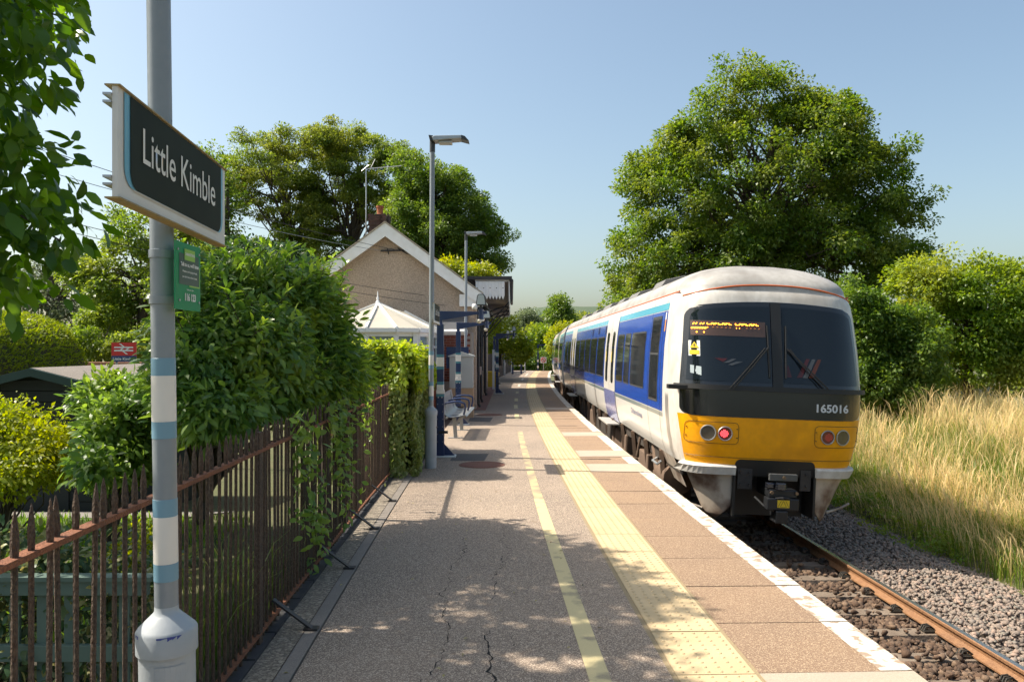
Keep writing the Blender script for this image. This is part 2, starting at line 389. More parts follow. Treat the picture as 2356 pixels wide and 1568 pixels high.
def clump_centres(lumps, n, bias=0.55, mind=0.0, keep=None):
    """Points through a union of ellipsoids (x,y,z,rx,ry,rz), pulled towards the surface."""
    lumps = np.array(lumps, float); vol = lumps[:, 3] * lumps[:, 4] * lumps[:, 5]; pr = vol ** 0.75; pr /= pr.sum()
    out = []; tries = 0
    while len(out) < n and tries < n * 40:
        tries += 1
        e = lumps[rng.choice(len(lumps), p=pr)]
        d = rnd(1)[0]; r = rng.random() ** (1 / 3); r = r ** (1 - bias)
        p = e[:3] + d * r * e[3:6]
        if keep is not None and not keep(p): continue
        inside = (((p - lumps[:, :3]) / lumps[:, 3:6]) ** 2).sum(1)
        if (inside < 0.45).sum() > 0 and rng.random() < 0.45: continue
        if mind and out and (np.linalg.norm(np.array(out) - p, axis=1) < mind).any(): continue
        out.append(p)
    return np.array(out)
def clump_leaves(cc, crad, per, L, ratio, outc=None, up=0.7, flat=0.75, jit=0.35, droop_ax=0.25):
    """Leaves around clump centres: outward and a little drooping, faces turned up and out."""
    k = len(cc); n = k * per
    ci = np.repeat(np.arange(k), per)
    cr = crad * (0.65 + 0.7 * rng.random(k))[ci]
    d = rnd(n); r = rng.random(n) ** 0.45
    off = d * (r * cr)[:, None]; off[:, 2] *= flat
    P = cc[ci] + off
    A = d * 0.8 + rnd(n) * 0.7; A[:, 2] -= droop_ax
    N = d * 0.4 + rnd(n) * jit * 2; N[:, 2] += up
    if outc is not None:
        o = unit(cc - np.array(outc))[ci]; N += o * 0.35; A += o * 0.35
    Ls = L * (0.6 + 0.8 * rng.random(n))
    return P, A, N, Ls, Ls * ratio
def limbs(mb, base, top, r0, ends, n=7, forks=0.35, bend=0.5, thick=.42):
    """Trunk from base to top and limbs to each end point."""
    base = Vector(base); top = Vector(top)
    pts = [base.lerp(top, t) + Vector((rng.normal() * .05, rng.normal() * .05, 0)) * (top - base).length * t * .6 for t in np.linspace(0, 1, 7)]
    rr = [r0 * (1.25 if i == 0 else 1 - 0.75 * i / 6) for i in range(7)]
    mb.tube(pts, rr, n + 3)
    for e in ends:
        e = Vector(e); t = min(0.95, max(forks, forks + (1 - forks) * rng.random() * min(1, max(0.05, (e.z - base.z) / max(top.z - base.z, .1)))))
        k = t * 6; i = min(int(k), 5); s = pts[i].lerp(pts[i + 1], k - i); rs = (rr[i] * (1 - k + i) + rr[i + 1] * (k - i)) * thick
        dist = (e - s).length
        m1 = s.lerp(e, 0.35) + Vector((rng.normal(), rng.normal(), abs(rng.normal()) + bend)) * dist * 0.07
        m2 = s.lerp(e, 0.7) + Vector((rng.normal(), rng.normal(), rng.normal() + bend)) * dist * 0.06
        mb.tube([s, m1, m2, e], [rs, rs * .7, rs * .42, rs * .12], max(4, n - 2), caps=False)
def tree(name, label, base, top, r0, lumps, n_clumps, crad, per, L, ratio, mat, group=None, mind=0.0, hi=False, keep=None,
         cat='tree', limb_every=3, bias=0.55, flat=0.75, up=0.7, fork=0.35, bark=None, part='crown', trunk='trunk', droop_ax=0.25, bough=None):
    root = thing(name, label, cat, base, group=group)
    if bough:
        nb, rb = bough
        bc = clump_centres(lumps, nb, bias, rb * .55, keep); cc = [clump_centres(lumps, int(n_clumps * .42), .40, 0, keep)]; n_b = n_clumps * .58
        for c_ in bc:
            k_ = max(3, int(n_b / len(bc) * rng.uniform(.6, 1.4))); r_ = rb * rng.uniform(.65, 1.25)
            q_ = c_ + rnd(k_) * (rng.random((k_, 1)) ** .5) * r_ * np.array([1, 1, .55]); cc.append(q_)
        cc = np.concatenate(cc); limb_every = 1; ends = bc
    else:
        cc = clump_centres(lumps, n_clumps, bias, mind, keep)
    if not bough: ends = cc[::limb_every]
    ctr = np.average(np.array(lumps)[:, :3], axis=0)
    P, A, N, Ls, Wd = clump_leaves(cc, crad, per, L, ratio, ctr, up=up, flat=flat, droop_ax=droop_ax)
    b = np.array(base)
    me = leaf_mesh(part, P - b, A, N, Ls, Wd, mat, hi)
    link(part, me, root)
    if r0:
        mb = MB(); limbs(mb, (0, 0, 0), Vector(top) - Vector(base), r0, [Vector(p) - Vector(base) for p in ends], forks=fork, thick=.3 if bough else .42)
        mb.obj(trunk, bark or bark_m, root, smooth=60)
    return root
# ------------------------------------------------------------------ terrain
def Cc(Y): return C(min(max(Y, -12.0), 72.0))
def ground_z(u, Y):
    gz = float(np.interp(Y, [7.6, 10.5, 16], [.2, -.3, -.4]))
    if u < -3.0: return gz
    if u < -2.75: return gz + (u + 3.0) / .25 * (-.06 - gz)
    if u < -2.62: return -0.06 - (u + 2.75) / 0.13 * 1.36
    if u < 4.6: return -1.42
    if u < 5.2: return -1.42 + (u - 4.6) / 0.6 * 0.14
    t = min(1, max(0, (u - 5.2) / 5.0)); t = t * t * (3 - 2 * t)
    far = min(1, max(0, (u - 12) / 60))
    return -1.28 + t * 1.05 + far * 1.0
us = [-900, -300, -120, -60, -30, -16, -10, -6, -4, -3.4, -3, -2.75, -2.62, -1, 1, 3, 4.6, 4.9, 5.2, 5.6, 6, 6.5, 7, 7.6, 8.3, 9, 9.6, 10.2, 11, 13, 18, 30, 72, 160, 400, 1000]
ys = [-40, -20, -12] + list(range(-8, 74, 2)) + [80, 95, 120, 160, 240, 400, 800, 1600, 2600]
g = MB(); g.grid(lambda u, y: (u + Cc(y), y, ground_z(u, y)), us, ys)
struct('ground', g, field_m, smooth=180)
# far hills behind the valley
h = MB()
h.grid(lambda x, t: (x, 1000 + 260 * t, -2 + t * (38 + 16 * math.sin(x / 260 + 0.6) + 9 * math.sin(x / 97) + 4 * math.sin(x / 31))),
       list(range(-2200, 2400, 40)), [0, .25, .5, .75, .9, 1.0, 1.3])
hill_m = pmat('wooded hills', (0.055, 0.085, 0.05), 0.95, var=(0.10, 0.13, 0.06), var_scale=0.02, bump=0.0)
struct('hills', h, hill_m, smooth=180)

def strip(mb, u0, u1, z, ya, yb, step=1.0, mi=0, z1=None):
    n = max(1, int(round((yb - ya) / step)))
    mb.grid(lambda u, y: (u + Cc(y), y, z if (z1 is None or u == u0) else z1), [u0, u1], list(np.linspace(ya, yb, n + 1)), mi)
def ribbon(mb, prof, ya, yb, step=1.0, mi=0):
    """Sweep an open (u, z) outline along the platform curve."""
    n = max(1, int(round((yb - ya) / step)))
    yy = list(np.linspace(ya, yb, n + 1)); idx = list(range(len(prof)))
    mb.grid(lambda k, y: (prof[k][0] + Cc(y), y, prof[k][1]), idx, yy, mi)

# ------------------------------------------------------------------ platform
PEND = 67.0
p = MB(); ribbon(p, [(-2.68, -1.5), (-2.68, -0.035), (1.06, -0.035), (1.06, -0.12), (1.0, -0.12), (1.0, -1.5)], -4, PEND)
p.poly([(-2.68 + Cc(PEND), PEND, -1.5), (1.0 + Cc(PEND), PEND, -1.5), (1.0 + Cc(PEND), PEND, -0.035), (-2.68 + Cc(PEND), PEND, -0.035)])
platform = struct('platform', p, wall_m)
a = MB(); ribbon(a, [(-2.335, -0.04), (-2.335, 0.0), (-0.255, 0.0), (-0.255, -0.04)], -4, PEND, 0.5)
asph = a.obj('asphalt_surface', asphalt, platform)
b = MB(); strip(b, -0.254, -0.222, -0.004, -4, PEND); strip(b, 0.222, 0.245, -0.004, -4, PEND)
b.obj('mortar_bedding', tact_edge_m, platform)
k = MB(); ribbon(k, [(-2.43, -0.04), (-2.43, 0.008), (-2.345, 0.008), (-2.345, -0.04)], -4, 12.2)
kerb = k.obj('edging_kerb', kerb_m, platform)
gs = MB(); strip(gs, -2.60, -2.432, 0.004, -4, 12.2, 0.25, z1=0.012); gs.obj('grit_strip', grit_m, platform)
# second strip of worn surfacing by the building
# yellow line: solid near, dashed further off
yl = MB(); strip(yl, -0.715, -0.595, 0.0035, -4, 9.6, 0.5); yl.obj('yellow_line', yellowline_m, platform)
worn_m = pmat('faded yellow paint', (0.52, 0.42, 0.22), 0.85, var=(0.25, 0.2, 0.16), var_scale=4.0, var_amt=0.95, detail=12, thr=(0.36, 0.62), bump=.3, bump_scale=190)
yl = MB(); strip(yl, -0.71, -0.60, 0.0035, 9.6, 17.5, 0.5); yl.obj('faded_line', worn_m, platform)
for ya, yb, uo in ((20.6, 22.2, 0), (24.2, 25.9, 0), (27.6, 29.2, 0.02), (32.5, 34.0, .04), (38.5, 41.0, .06), (46, 50, .08), (54, 59, .1)):
    d = MB(); strip(d, -0.72 + uo, -0.60 + uo, 0.0035, ya, yb, 0.5); d.obj('yellow_dash', yellowline_m if yb < 37 else whiteline_m, platform)
# cracks in the tarmac
def crack(pts, w):
    mb = MB(); P = []
    for i in range(len(pts) - 1):
        a0 = Vector((*pts[i], 0)); b0 = Vector((*pts[i + 1], 0)); n = max(3, int((b0 - a0).length / 0.035))
        for j in range(n): P.append(a0.lerp(b0, j / n))
    x = 0.0; L = []
    for i, q in enumerate(P):
        x = x * 0.80 + rng.normal() * 0.015
        ww = w * .75 * max(.04, .55 + .9 * rng.normal() * .45) * min(1, (i + 1) / 8, (len(P) - i) / 8)
        L.append((q.x + x, q.y, ww))
    for i in range(len(L) - 1):
        (x0, y0, w0), (x1, y1, w1) = L[i], L[i + 1]
        mb.poly([(x0 - w0, y0, .0022), (x0 + w0, y0, .0022), (x1 + w1, y1, .0022), (x1 - w1, y1, .0022)])
    mb.obj('crack', crack_m, platform)
crack([(-.50, 3.6), (-.46, 4.3), (-.40, 5.0), (-.46, 5.6), (-.50, 6.3), (-.44, 7.1), (-.42, 7.9)], .0055)
crack([(-.13, 3.6), (-.10, 4.3), (-.15, 4.75), (-.12, 5.2)], .010)
crack([(-.16, 5.6), (-.13, 6.3), (-.06, 7.0), (-.08, 7.9), (-.05, 8.4)], .0055)
crack([(.02, 4.6), (.0, 5.2)], .004)
crack([(-.62, 3.4), (-.55, 4.0), (-.47, 4.5)], .004)
crack([(-1.0, 13.0), (-.7, 12.78), (-.1, 12.7), (.4, 12.75)], .005)
# tactile slabs with blisters
tb = MB(); tw, tl = 0.44, 0.67
tb.box(-tw/2, tw/2, .004, tl - .004, -.035, 0)
for i in range(6):
    for j in range(10):
        cx = -tw/2 + (i + .5) * tw / 6; cyy = (j + .5) * tl / 10
        i0 = len(tb.v); rr = .0145
        for t in range(6): tb.v.append((cx + rr * math.cos(t * math.pi / 3), cyy + rr * math.sin(t * math.pi / 3), .0002))
        for t in range(6): tb.v.append((cx + rr * .6 * math.cos(t * math.pi / 3), cyy + rr * .6 * math.sin(t * math.pi / 3), .006))
        for t in range(6):
            q = (t + 1) % 6; tb.f.append((i0 + t, i0 + q, i0 + 6 + q, i0 + 6 + t)); tb.m.append(0)
        tb.f.append(tuple(i0 + 6 + t for t in range(6))); tb.m.append(0)
tmesh = tb.mesh('tactile_slab', tactile_m)
Y = 4.42 - 0.67 * 9
while Y < PEND - 0.7:
    link('tactile_slab', tmesh, platform, loc=(C(Y), Y, rng.normal() * .0012), rot=(0, 0, -head(Y + .33))); Y += 0.67
# coping slabs along the edge
def coping(mat, seed):
    mb = MB(); L = .81; x0, x1 = .245, 1.12
    mb.box(x0, x1, .004, L - .004, -.075, 0)
    me = mb.mesh('coping_slab', mat); return me
cmesh = coping(slab_m, 0); cmesh_p = coping(pale_slab_m, 1)
pm = MB(); pm.grid(lambda u, y: (u, y, .0032), [.935, 1.116], [.006, .27, .54, .804]); pm.box(1.1202, 1.1215, .006, .804, -.05, .002)
paintmesh = pm.mesh('edge_paint', whiteline_m)
Yk = [4.43 + .81 * i for i in range(-9, 77)]
for i, Y in enumerate(Yk):
    kk = i - 9
    pale = kk in (-1, -2, 9, 11, 15, 24)
    s = link('coping_slab', cmesh_p if pale else cmesh, platform, loc=(C(Y), Y, rng.normal() * .002), rot=(rng.normal() * .001, rng.normal() * .0015, -head(Y + .4)))
    if not pale: link('edge_paint', paintmesh, s)
# dark bricks along the fence foot
eb = MB(); eb.box(-.05, .05, .004, .221, -.03, .018)
ebm = eb.mesh('foot_brick', engbrick_m)
Y = 1.2
while Y < 11.4:
    link('foot_brick', ebm, platform, loc=(-2.655 + C(Y), Y, rng.normal() * .003), rot=(0, 0, -head(Y) + rng.normal() * .01)); Y += .225
# covers and patches in the surface
def cover(name, X, Y, r):
    mb = MB(); mb.lathe([(r, -.01), (r, .004), (r - .03, .004), (r - .035, .001), (r - .05, .001), (r - .055, .005), (.0, .005)], 36)
    mb.obj(name, manhole_m, platform, loc=(X, Y, .001))
cover('drain_cover', -.47, 12.42, .36); cover('drain_cover', -.62, 21.9, .36)
pt = MB(); pt.poly([(-1.0, 12.85, .0028), (-.45, 12.85, .0028), (-.40, 13.72, .0028), (-1.0, 13.72, .0028)]); pt.obj('tarmac_patch', patch_m, platform)
pt = MB(); pt.poly([(-1.1, 19.9, .0028), (-.55, 19.7, .0028), (-.50, 21.0, .0028), (-1.1, 21.0, .0028)]); pt.obj('tarmac_patch', patch_m, platform)
# fallen leaves
P = np.stack([rng.uniform(-1.4, .6, 60), rng.uniform(3.6, 10, 60), np.full(60, .012)], 1)
link('fallen_leaves', leaf_mesh('fallen_leaves', P, rnd(60) * np.array([1, 1, .1]), np.tile([0, 0, 1.], (60, 1)) + rnd(60) * .25, rng.uniform(.02, .045, 60), .018,
     leafmat('fallen leaf', (0.28, 0.24, 0.06), (0.35, 0.30, 0.12), (0.16, 0.10, 0.05), trans=.1)), platform)['kind'] = 'stuff'

# ------------------------------------------------------------------ railway
TU = 2.69
tbm = MB(); ribbon(tbm, [(1.0, -1.19), (1.6, -1.18), (2.2, -1.195), (3.2, -1.195), (4.2, -1.175), (4.75, -1.17), (5.5, -1.36)], -4, 75, 1.0)
track = struct('track_bed', tbm, ballast_base_m, smooth=180)
def railprof(c):
    h = [(-.07, -1.14), (-.07, -1.125), (-.022, -1.105), (-.010, -1.09), (-.010, -1.045), (-.034, -1.034), (-.036, -1.008), (-.028, -1.0)]
    return [(c + a, z) for a, z in h] + [(c - a, z) for a, z in reversed(h)]
for c in (TU - .7525, TU + .7525):
    mb = MB(); pr = railprof(c); n = 148; yy = list(np.linspace(-4, 72, n))
    mb.grid(lambda k, y: (pr[k][0] + Cc(y), y, pr[k][1]), list(range(len(pr))), yy, mi=lambda k, y: 1 if k == 7 else 0)
    mb.obj('rail', [railside_m, railtop_m], track, smooth=35)
sl = MB(); sl.prism([(-.14, -1.30), (.14, -1.30), (.105, -1.142), (-.105, -1.142)], 'x', -1.25, 1.25)
slm = sl.mesh('sleeper', sleeper_m)
cl = MB()
for dy in (-.035, 0, .035):
    cl.tube([(-.06, dy, .0), (-.03, dy + .01, .045), (.02, dy + .015, .05), (.055, dy, .02)], .010, 6)
cl.box(-.06, .05, -.06, .06, -.008, .012)
clm = cl.mesh('rail_clip', clip_m, smooth=60)
sleepY = [2.45 + .65 * i for i in range(28)]
for Y in sleepY:
    s = link('sleeper', slm, track, loc=(TU + Cc(Y), Y, rng.normal() * .006 - .004), rot=(0, 0, -head(Y) + rng.normal() * .006))
    for c in (-.7525, .7525):
        for sd in (-1, 1):
            if Y < 14: link('rail_clip', clm, s, loc=(c + sd * .115, 0, -1.13), rot=(0, 0, 0 if sd < 0 else math.pi))
# ballast stones
ico = np.array([(0,0,1),(.894,0,.447),(.276,.851,.447),(-.724,.526,.447),(-.724,-.526,.447),(.276,-.851,.447),(.724,.526,-.447),(-.276,.851,-.447),(-.894,0,-.447),(-.276,-.851,-.447),(.724,-.526,-.447),(0,0,-1)])
icof = np.array([(0,1,2),(0,2,3),(0,3,4),(0,4,5),(0,5,1),(1,6,2),(2,7,3),(3,8,4),(4,9,5),(5,10,1),(6,7,2),(7,8,3),(8,9,4),(9,10,5),(10,6,1),(11,7,6),(11,8,7),(11,9,8),(11,10,9),(11,6,10)])
def stones(name, P, S, mat, parent, flat=.75):
    n = len(P)
    V = ico[None] * (0.45 + .85 * rng.random((n, 12, 1)))
    V *= (0.6 + .8 * rng.random((n, 1, 3))) * np.array([1, 1, flat])
    ang = rng.random((n, 3)) * 6.28
    ca, sa = np.cos(ang[:, 0]), np.sin(ang[:, 0]); M = np.zeros((n, 3, 3)); M[:, 0, 0] = ca; M[:, 0, 1] = -sa; M[:, 1, 0] = sa; M[:, 1, 1] = ca; M[:, 2, 2] = 1
    cb, sb = np.cos(ang[:, 1] * .12), np.sin(ang[:, 1] * .12); M2 = np.zeros((n, 3, 3)); M2[:, 0, 0] = 1; M2[:, 1, 1] = cb; M2[:, 1, 2] = -sb; M2[:, 2, 1] = sb; M2[:, 2, 2] = cb
    V = np.einsum('nij,nkj->nki', M @ M2, V) * S[:, None, None] + P[:, None]
    F = (icof[None] + (np.arange(n) * 12)[:, None, None]).reshape(-1, 3)
    me = bpy.data.meshes.new(name); V = V.reshape(-1, 3)
    me.vertices.add(len(V)); me.vertices.foreach_set('co', V.astype(np.float32).ravel())
    me.loops.add(F.size); me.loops.foreach_set('vertex_index', F.ravel().astype(np.int32))
    me.polygons.add(len(F)); me.polygons.foreach_set('loop_start', (np.arange(len(F)) * 3).astype(np.int32))
    try: me.polygons.foreach_set('loop_total', np.full(len(F), 3, np.int32))
    except Exception: pass
    me.materials.append(mat); me.update(calc_edges=True)
    o = link(name, me, parent); o['kind'] = 'stuff'; return o
def stonemat(name, cols):
    m, n, l, b = nt(name)
    g = n.new('ShaderNodeNewGeometry'); rp = ramp(n, [(i / (len(cols) - 1), c) for i, c in enumerate(cols)])
    l.new(g.outputs['Random Per Island'], rp.inputs['Fac'])
    tc = n.new('ShaderNodeTexCoord'); t = n.new('ShaderNodeTexNoise'); t.inputs['Scale'].default_value = 60
    l.new(tc.outputs['Object'], t.inputs['Vector'])
    hs = n.new('ShaderNodeHueSaturation'); rm = n.new('ShaderNodeMapRange'); rm.inputs['To Min'].default_value = .6; rm.inputs['To Max'].default_value = 1.35
    l.new(t.outputs['Fac'], rm.inputs['Value']); l.new(rm.outputs[0], hs.inputs['Value']); l.new(rp.outputs[0], hs.inputs['Color'])
    l.new(hs.outputs[0], b.inputs['Base Color']); b.inputs['Roughness'].default_value = .9
    return m
brown_stone = stonemat('brown ballast', [(0.055, 0.033, 0.021), (0.11, 0.064, 0.038), (0.08, 0.05, 0.033), (0.19, 0.125, 0.08), (0.07, 0.045, 0.03)])
grey_stone = stonemat('grey ballast', [(0.15, 0.12, 0.10), (0.27, 0.21, 0.17), (0.20, 0.175, 0.15), (0.34, 0.24, 0.185), (0.19, 0.18, 0.15)])
n = 12000; u = rng.uniform(1.15, 3.36, n); yv = rng.uniform(3.6, 13.5, n)
ph = ((yv - 2.45 + .325) % .65) - .325; okk = (np.abs(ph) > .11) | (rng.random(n) < .10)
okk &= np.abs(u - (TU - .7525)) > .09
u, yv = u[okk], yv[okk]
zz = np.where(np.abs(((yv - 2.45 + .325) % .65) - .325) < .12, -1.12, -1.175) + rng.random(len(u)) * .012
stones('ballast_stones', np.stack([u + np.array([C(q) for q in yv]), yv, zz], 1), rng.uniform(.020, .048, len(u)), brown_stone, track)
n = 21000; yv = 4.5 + 15.5 * rng.random(n) ** 1.25; u = rng.uniform(3.53, 5.85, n)
zz = np.interp(u, [3.5, 4.2, 4.75, 5.5, 5.9], [-1.16, -1.14, -1.135, -1.30, -1.30]) + rng.random(n) * .03
stones('shoulder_stones', np.stack([u + np.array([C(q) for q in yv]), yv, zz], 1), rng.uniform(.015, .036, n), grey_stone, track)

# ------------------------------------------------------------------ iron fence
FU = -2.66
fence = thing('iron_fence', 'long rusty spiked iron railing fence beside the platform path', 'fence', (0, 0, 0))
pk = MB(); pk.lathe([(.0095, .03), (.0095, 1.19), (.0110, 1.20), (.0128, 1.235), (.0115, 1.27), (.0068, 1.31), (.002, 1.335)], 6)
pkm = pk.mesh('picket', rust_m)
Y = 1.05
while Y < 11.25:
    link('picket', pkm, fence, loc=(FU + C(Y), Y, rng.normal() * .006), rot=(rng.normal() * .006, rng.normal() * .006, rng.random() * 6.28)); Y += .0905
def railbar(z, w, t, mat):
    mb = MB(); ribbon(mb, [(FU - w, z - t), (FU - w, z + t), (FU + w, z + t), (FU + w, z - t), (FU - w, z - t)], 1.0, 11.3, .15)
    mb.obj('fence_rail', mat, fence)
railbar(1.184, .0225, .010, rustrail_m); railbar(.075, .020, .008, rustrail_m)
for Y in (1.17, 4.79, 8.39):
    mb = MB(); mb.box(-.012, .012, -.032, .032, -.02, 1.30); mb.obj('fence_post', rust_m, fence, loc=(FU + C(Y) + .006, Y + .045, 0), bevel=.003)
for Y in (2.3, 3.7, 5.1, 6.52, 7.95, 9.4):
    mb = MB(); mb.bar((.02, 0, .20), (.27, 0, .015), .045, .012); mb.box(.22, .31, -.035, .035, .012, .022)
    mb.obj('fence_stay', blackiron_m, fence, loc=(FU + C(Y), Y, 0))

# ------------------------------------------------------------------ lamp columns
def lamp_post(X, Y, label, lean=0.0, group='grey lamp columns along the platform', tall=4.95, chips=False):
    root = thing('lamp_post', label, 'lamp post', (X, Y, 0), group=group); root.rotation_euler = (0, lean, 0)
    mb = MB(); mb.lathe([(.088, 0), (.088, .80)], 32); mb.obj('base', basegrey_m, root, smooth=40)
    mb = MB(); mb.lathe([(.0965, .802), (.0965, .872), (.090, .882), (.048, .922), (.0385, .932), (.0375, .95)], 40); mb.obj('base_cap', basegrey_m, root, smooth=50)
    mb = MB()
    for t in np.linspace(-.55, .55, 7)[:-1]:
        t2 = t + 1.1 / 6; r = .0905; a = -1.05
        mb.poly([(r * math.cos(a + t), r * math.sin(a + t), .16), (r * math.cos(a + t2), r * math.sin(a + t2), .16), (r * math.cos(a + t2), r * math.sin(a + t2), .775), (r * math.cos(a + t), r * math.sin(a + t), .775)])
    mb.obj('access_door', basegrey_m, root)
    mb = MB(); mb.tube([(.092 * math.cos(-.36), .092 * math.sin(-.36), .62), (.099 * math.cos(-.36), .099 * math.sin(-.36), .62)], .012, 10); mb.obj('door_lock', pmat('rusty lock', (.12, .07, .05), .7), root)
    mb = MB(); mb.lathe([(.0375, .95), (.0375, tall - .12), (.034, tall - .12), (.034, tall)], 28); mb.obj('shaft', polegrey_m, root, smooth=40)
    for z0, z1, m in ((1.034, 1.092, bandblue_m), (1.092, 1.247, bandwhite_m), (1.247, 1.305, bandblue_m), (1.505, 1.561, bandblue_m), (1.561, 1.713, bandwhite_m), (1.713, 1.771, bandblue_m)):
        mb = MB(); mb.lathe([(.0375, z0), (.0386, z0 + .001), (.0386, z1 - .001), (.0375, z1)], 28); mb.obj('band', m, root, smooth=40)
    hd = MB(); hd.prism([(.02, tall - .01), (.45, tall + .025), (.44, tall + .075), (.04, tall + .065), (0, tall + .045)], 'y', -.12, .12)
    hd = hd.obj('lamp_head', alu_m, root, bevel=.008)
    mb = MB(); mb.prism([(-.05, tall + .075), (-.03, tall - .005), (.02, tall - .012), (.02, tall + .066)], 'y', -.115, .115)
    mb.prism([(.44, tall + .022), (.56, tall - .01), (.50, tall + .06), (.44, tall + .078)], 'y', -.115, .115); mb.obj('end_cap', darkcap_m, hd, bevel=.004)
    mb = MB(); mb.box(.10, .30, -.08, .08, tall - .035, tall + .0); mb.obj('led_module', pmat('lamp module', (.45, .46, .46), .3), hd, bevel=.006)
    mb = MB(); mb.tube([(0, 0, tall - .16), (0, 0, tall + .01)], .042, 16); mb.obj('spigot', darkcap_m, root)
    if chips:
        mb = MB()
        for a, z, w, hgt in ((-2.36, .873, .020, .012), (-2.30, .866, .008, .006), (-1.24, .872, .05, .013), (-.92, .873, .045, .015), (-1.05, .868, .02, .012)):
            r = .0972
            for q in range(3):
                t0 = a + (q - 1.5) * w / r / 3; t1 = t0 + w / r / 3
                mb.poly([(r * math.cos(t0), r * math.sin(t0), z - hgt * rng.random()), (r * math.cos(t1), r * math.sin(t1), z - hgt * rng.random()), (r * math.cos(t1), r * math.sin(t1), z), (r * math.cos(t0), r * math.sin(t0), z)])
        mb.obj('paint_chip', pmat('old blue paint', (.03, .05, .25), .5), root)
    return root
lamp_post(-1.137, 2.65, 'nearest grey lamp column with blue and white bands carrying the station name board', R(-0.75), chips=True)
lamp_post(-1.235, 12.1, 'grey lamp column in front of the ivy hedge beside the nearest blue mast', R(0.3))
lamp_post(-1.28, 21.9, 'grey lamp column at the corner of the station building, behind the bench', R(0.2))
lamp_post(-.55, 55.0, 'small distant lamp column by the far platform fence')

# ------------------------------------------------------------------ name boards
def name_board(P0, ang, label):
    root = thing('station_sign', label, 'station sign', P0, ang, 'station name boards')
    Ls, Hs = .995, .292
    mb = MB(); mb.box(0, Ls, 0, .014, 0, Hs); bo = mb.obj('board', signwhite_m, root)
    def rr(a0, a1, b0, b1, r0, r1):
        q = []
        for t in np.linspace(0, 90, 7): q.append((a0 + r0 - r0 * math.sin(R(t)) if False else a0 + r0 * (1 - math.cos(R(90 - t))), b0 + r0 * (1 - math.sin(R(90 - t)))) if r0 else (a0, b0))
        return q
    def panel(name, a0, a1, b0, b1, r, off, mat):
        pts = []
        for t in np.linspace(180, 270, 9): pts.append((a0 + r + r * math.cos(R(t)), b0 + r + r * math.sin(R(t))))
        for t in np.linspace(270, 360, 9): pts.append((a1 - r + r * math.cos(R(t)), b0 + r + r * math.sin(R(t))))
        pts += [(a1, b1), (a0, b1)]
        m_ = MB(); m_.poly([(x, -off, z) for x, z in pts]); return m_.obj(name, mat, root)
    panel('blue_stripe', .037, .957, .038, Hs - .006, .055, .0025, signblue_m)
    # white below the stripes, so that the blue shows only at the two sides
    panel('name_panel', .073, .928, .038, Hs - .006, .05, .0045, signblack_m)
    mb = MB(); mb.poly([(.10, -.0035, .034), (.90, -.0035, .034), (.90, -.0035, .0375), (.10, -.0035, .0375)]); mb.obj('margin', signwhite_m, root)
    me = text_fit('Little Kimble', .69, .099, offset=.004)
    map_verts(me, lambda x, y: (.157 + x, -.0065, .124 + y)); me.materials.clear(); me.materials.append(letter_m); link('lettering', me, root)
    for z, t in ((Hs - .002, .004), (-.004, .004)):
        mb = MB(); mb.box(-.004, Ls + .004, -.008, .032, z, z + t); mb.obj('edge_trim', signedge_m, root)
    for z in (.03, .05, .245, .265):
        mb = MB(); mb.box(-.006, Ls + .004, .0145, .036, z, z + .006); mb.obj('mounting_rail', alu_m, root)
    return root
ang = math.atan2(3.072 - 2.08, -1.108 + 1.03)
name_board((-1.03, 2.08, 2.198), ang, 'large black Little Kimble name board on the nearest lamp column')
name_board((-1.145, 11.72, 2.19), R(90.5), 'far small name board seen edge-on, fixed to the lamp column before the ivy hedge')

# helpline sign
gsn = thing('helpline_sign', 'green helpline sign reading Talk to us on the nearest lamp column', 'sign', (-1.081, 2.555, 1.93), R(90.5))
mb = MB(); mb.box(0, .212, 0, .003, 0, .221); mb.obj('board', green_m, gsn)
mb = MB(); mb.poly([(.03, -.0012, .083), (.195, -.0012, .083), (.195, -.0012, .185), (.03, -.0012, .185)]); mb.obj('dark_panel', dkgreen_m, gsn)
mb = MB(); mb.poly([(.07, -.0024, .165), (.158, -.0024, .165), (.158, -.0024, .202), (.07, -.0024, .202)]); mb.poly([(.11, -.0024, .078), (.201, -.0024, .078), (.201, -.0024, .083), (.11, -.0024, .083)]); mb.poly([(.196, -.0024, .083), (.201, -.0024, .083), (.201, -.0024, .15), (.196, -.0024, .15)]); mb.obj('lime_panel', lime_m, gsn)
def sgn_text(s, a, b, w, hh, off=.02, par=gsn, d=-.0036, mat=paper_m, nm='lettering'):
    me = text_fit(s, w, hh, off); map_verts(me, lambda x, y: (a + x, d, b + y)); me.materials.clear(); me.materials.append(mat); return link(nm, me, par)
sgn_text('SAMARITANS', .074, .180, .080, .010, .03); sgn_text("Talk to us, we'll listen", .036, .141, .152, .016, .03)
sgn_text("Whatever you're going through,", .050, .122, .124, .009); sgn_text("you don't have to face it alone.", .050, .104, .124, .009)
sgn_text('116 123', .072, .030, .09, .026, .04); sgn_text('Call free, day or night, on', .085, .064, .06, .006); 
mb = MB()
for x, z in ((.018, .195), (.195, .195), (.03, .03), (.195, .03)): mb.tube([(x, -.001, z), (x, -.004, z)], .004, 8)
mb.obj('rivet', bolt_m, gsn)
for z in (2.115, 1.963):
    mb = MB(); mb.lathe([(.039, -.014), (.0415, -.013), (.0415, .013), (.039, .014)], 28); mb.box(.02, .062, .0, .02, -.011, .011)
    cl_ = mb.obj('pole_clamp', polegrey_m, gsn, smooth=40); cl_.matrix_parent_inverse = Matrix.Identity(4)
    M = Matrix.Translation((-1.137 - .0131 * z, 2.65, z)); cl_.matrix_basis = (Matrix.Translation(gsn.location) @ Matrix.Rotation(gsn.rotation_euler.z, 4, 'Z')).inverted() @ M

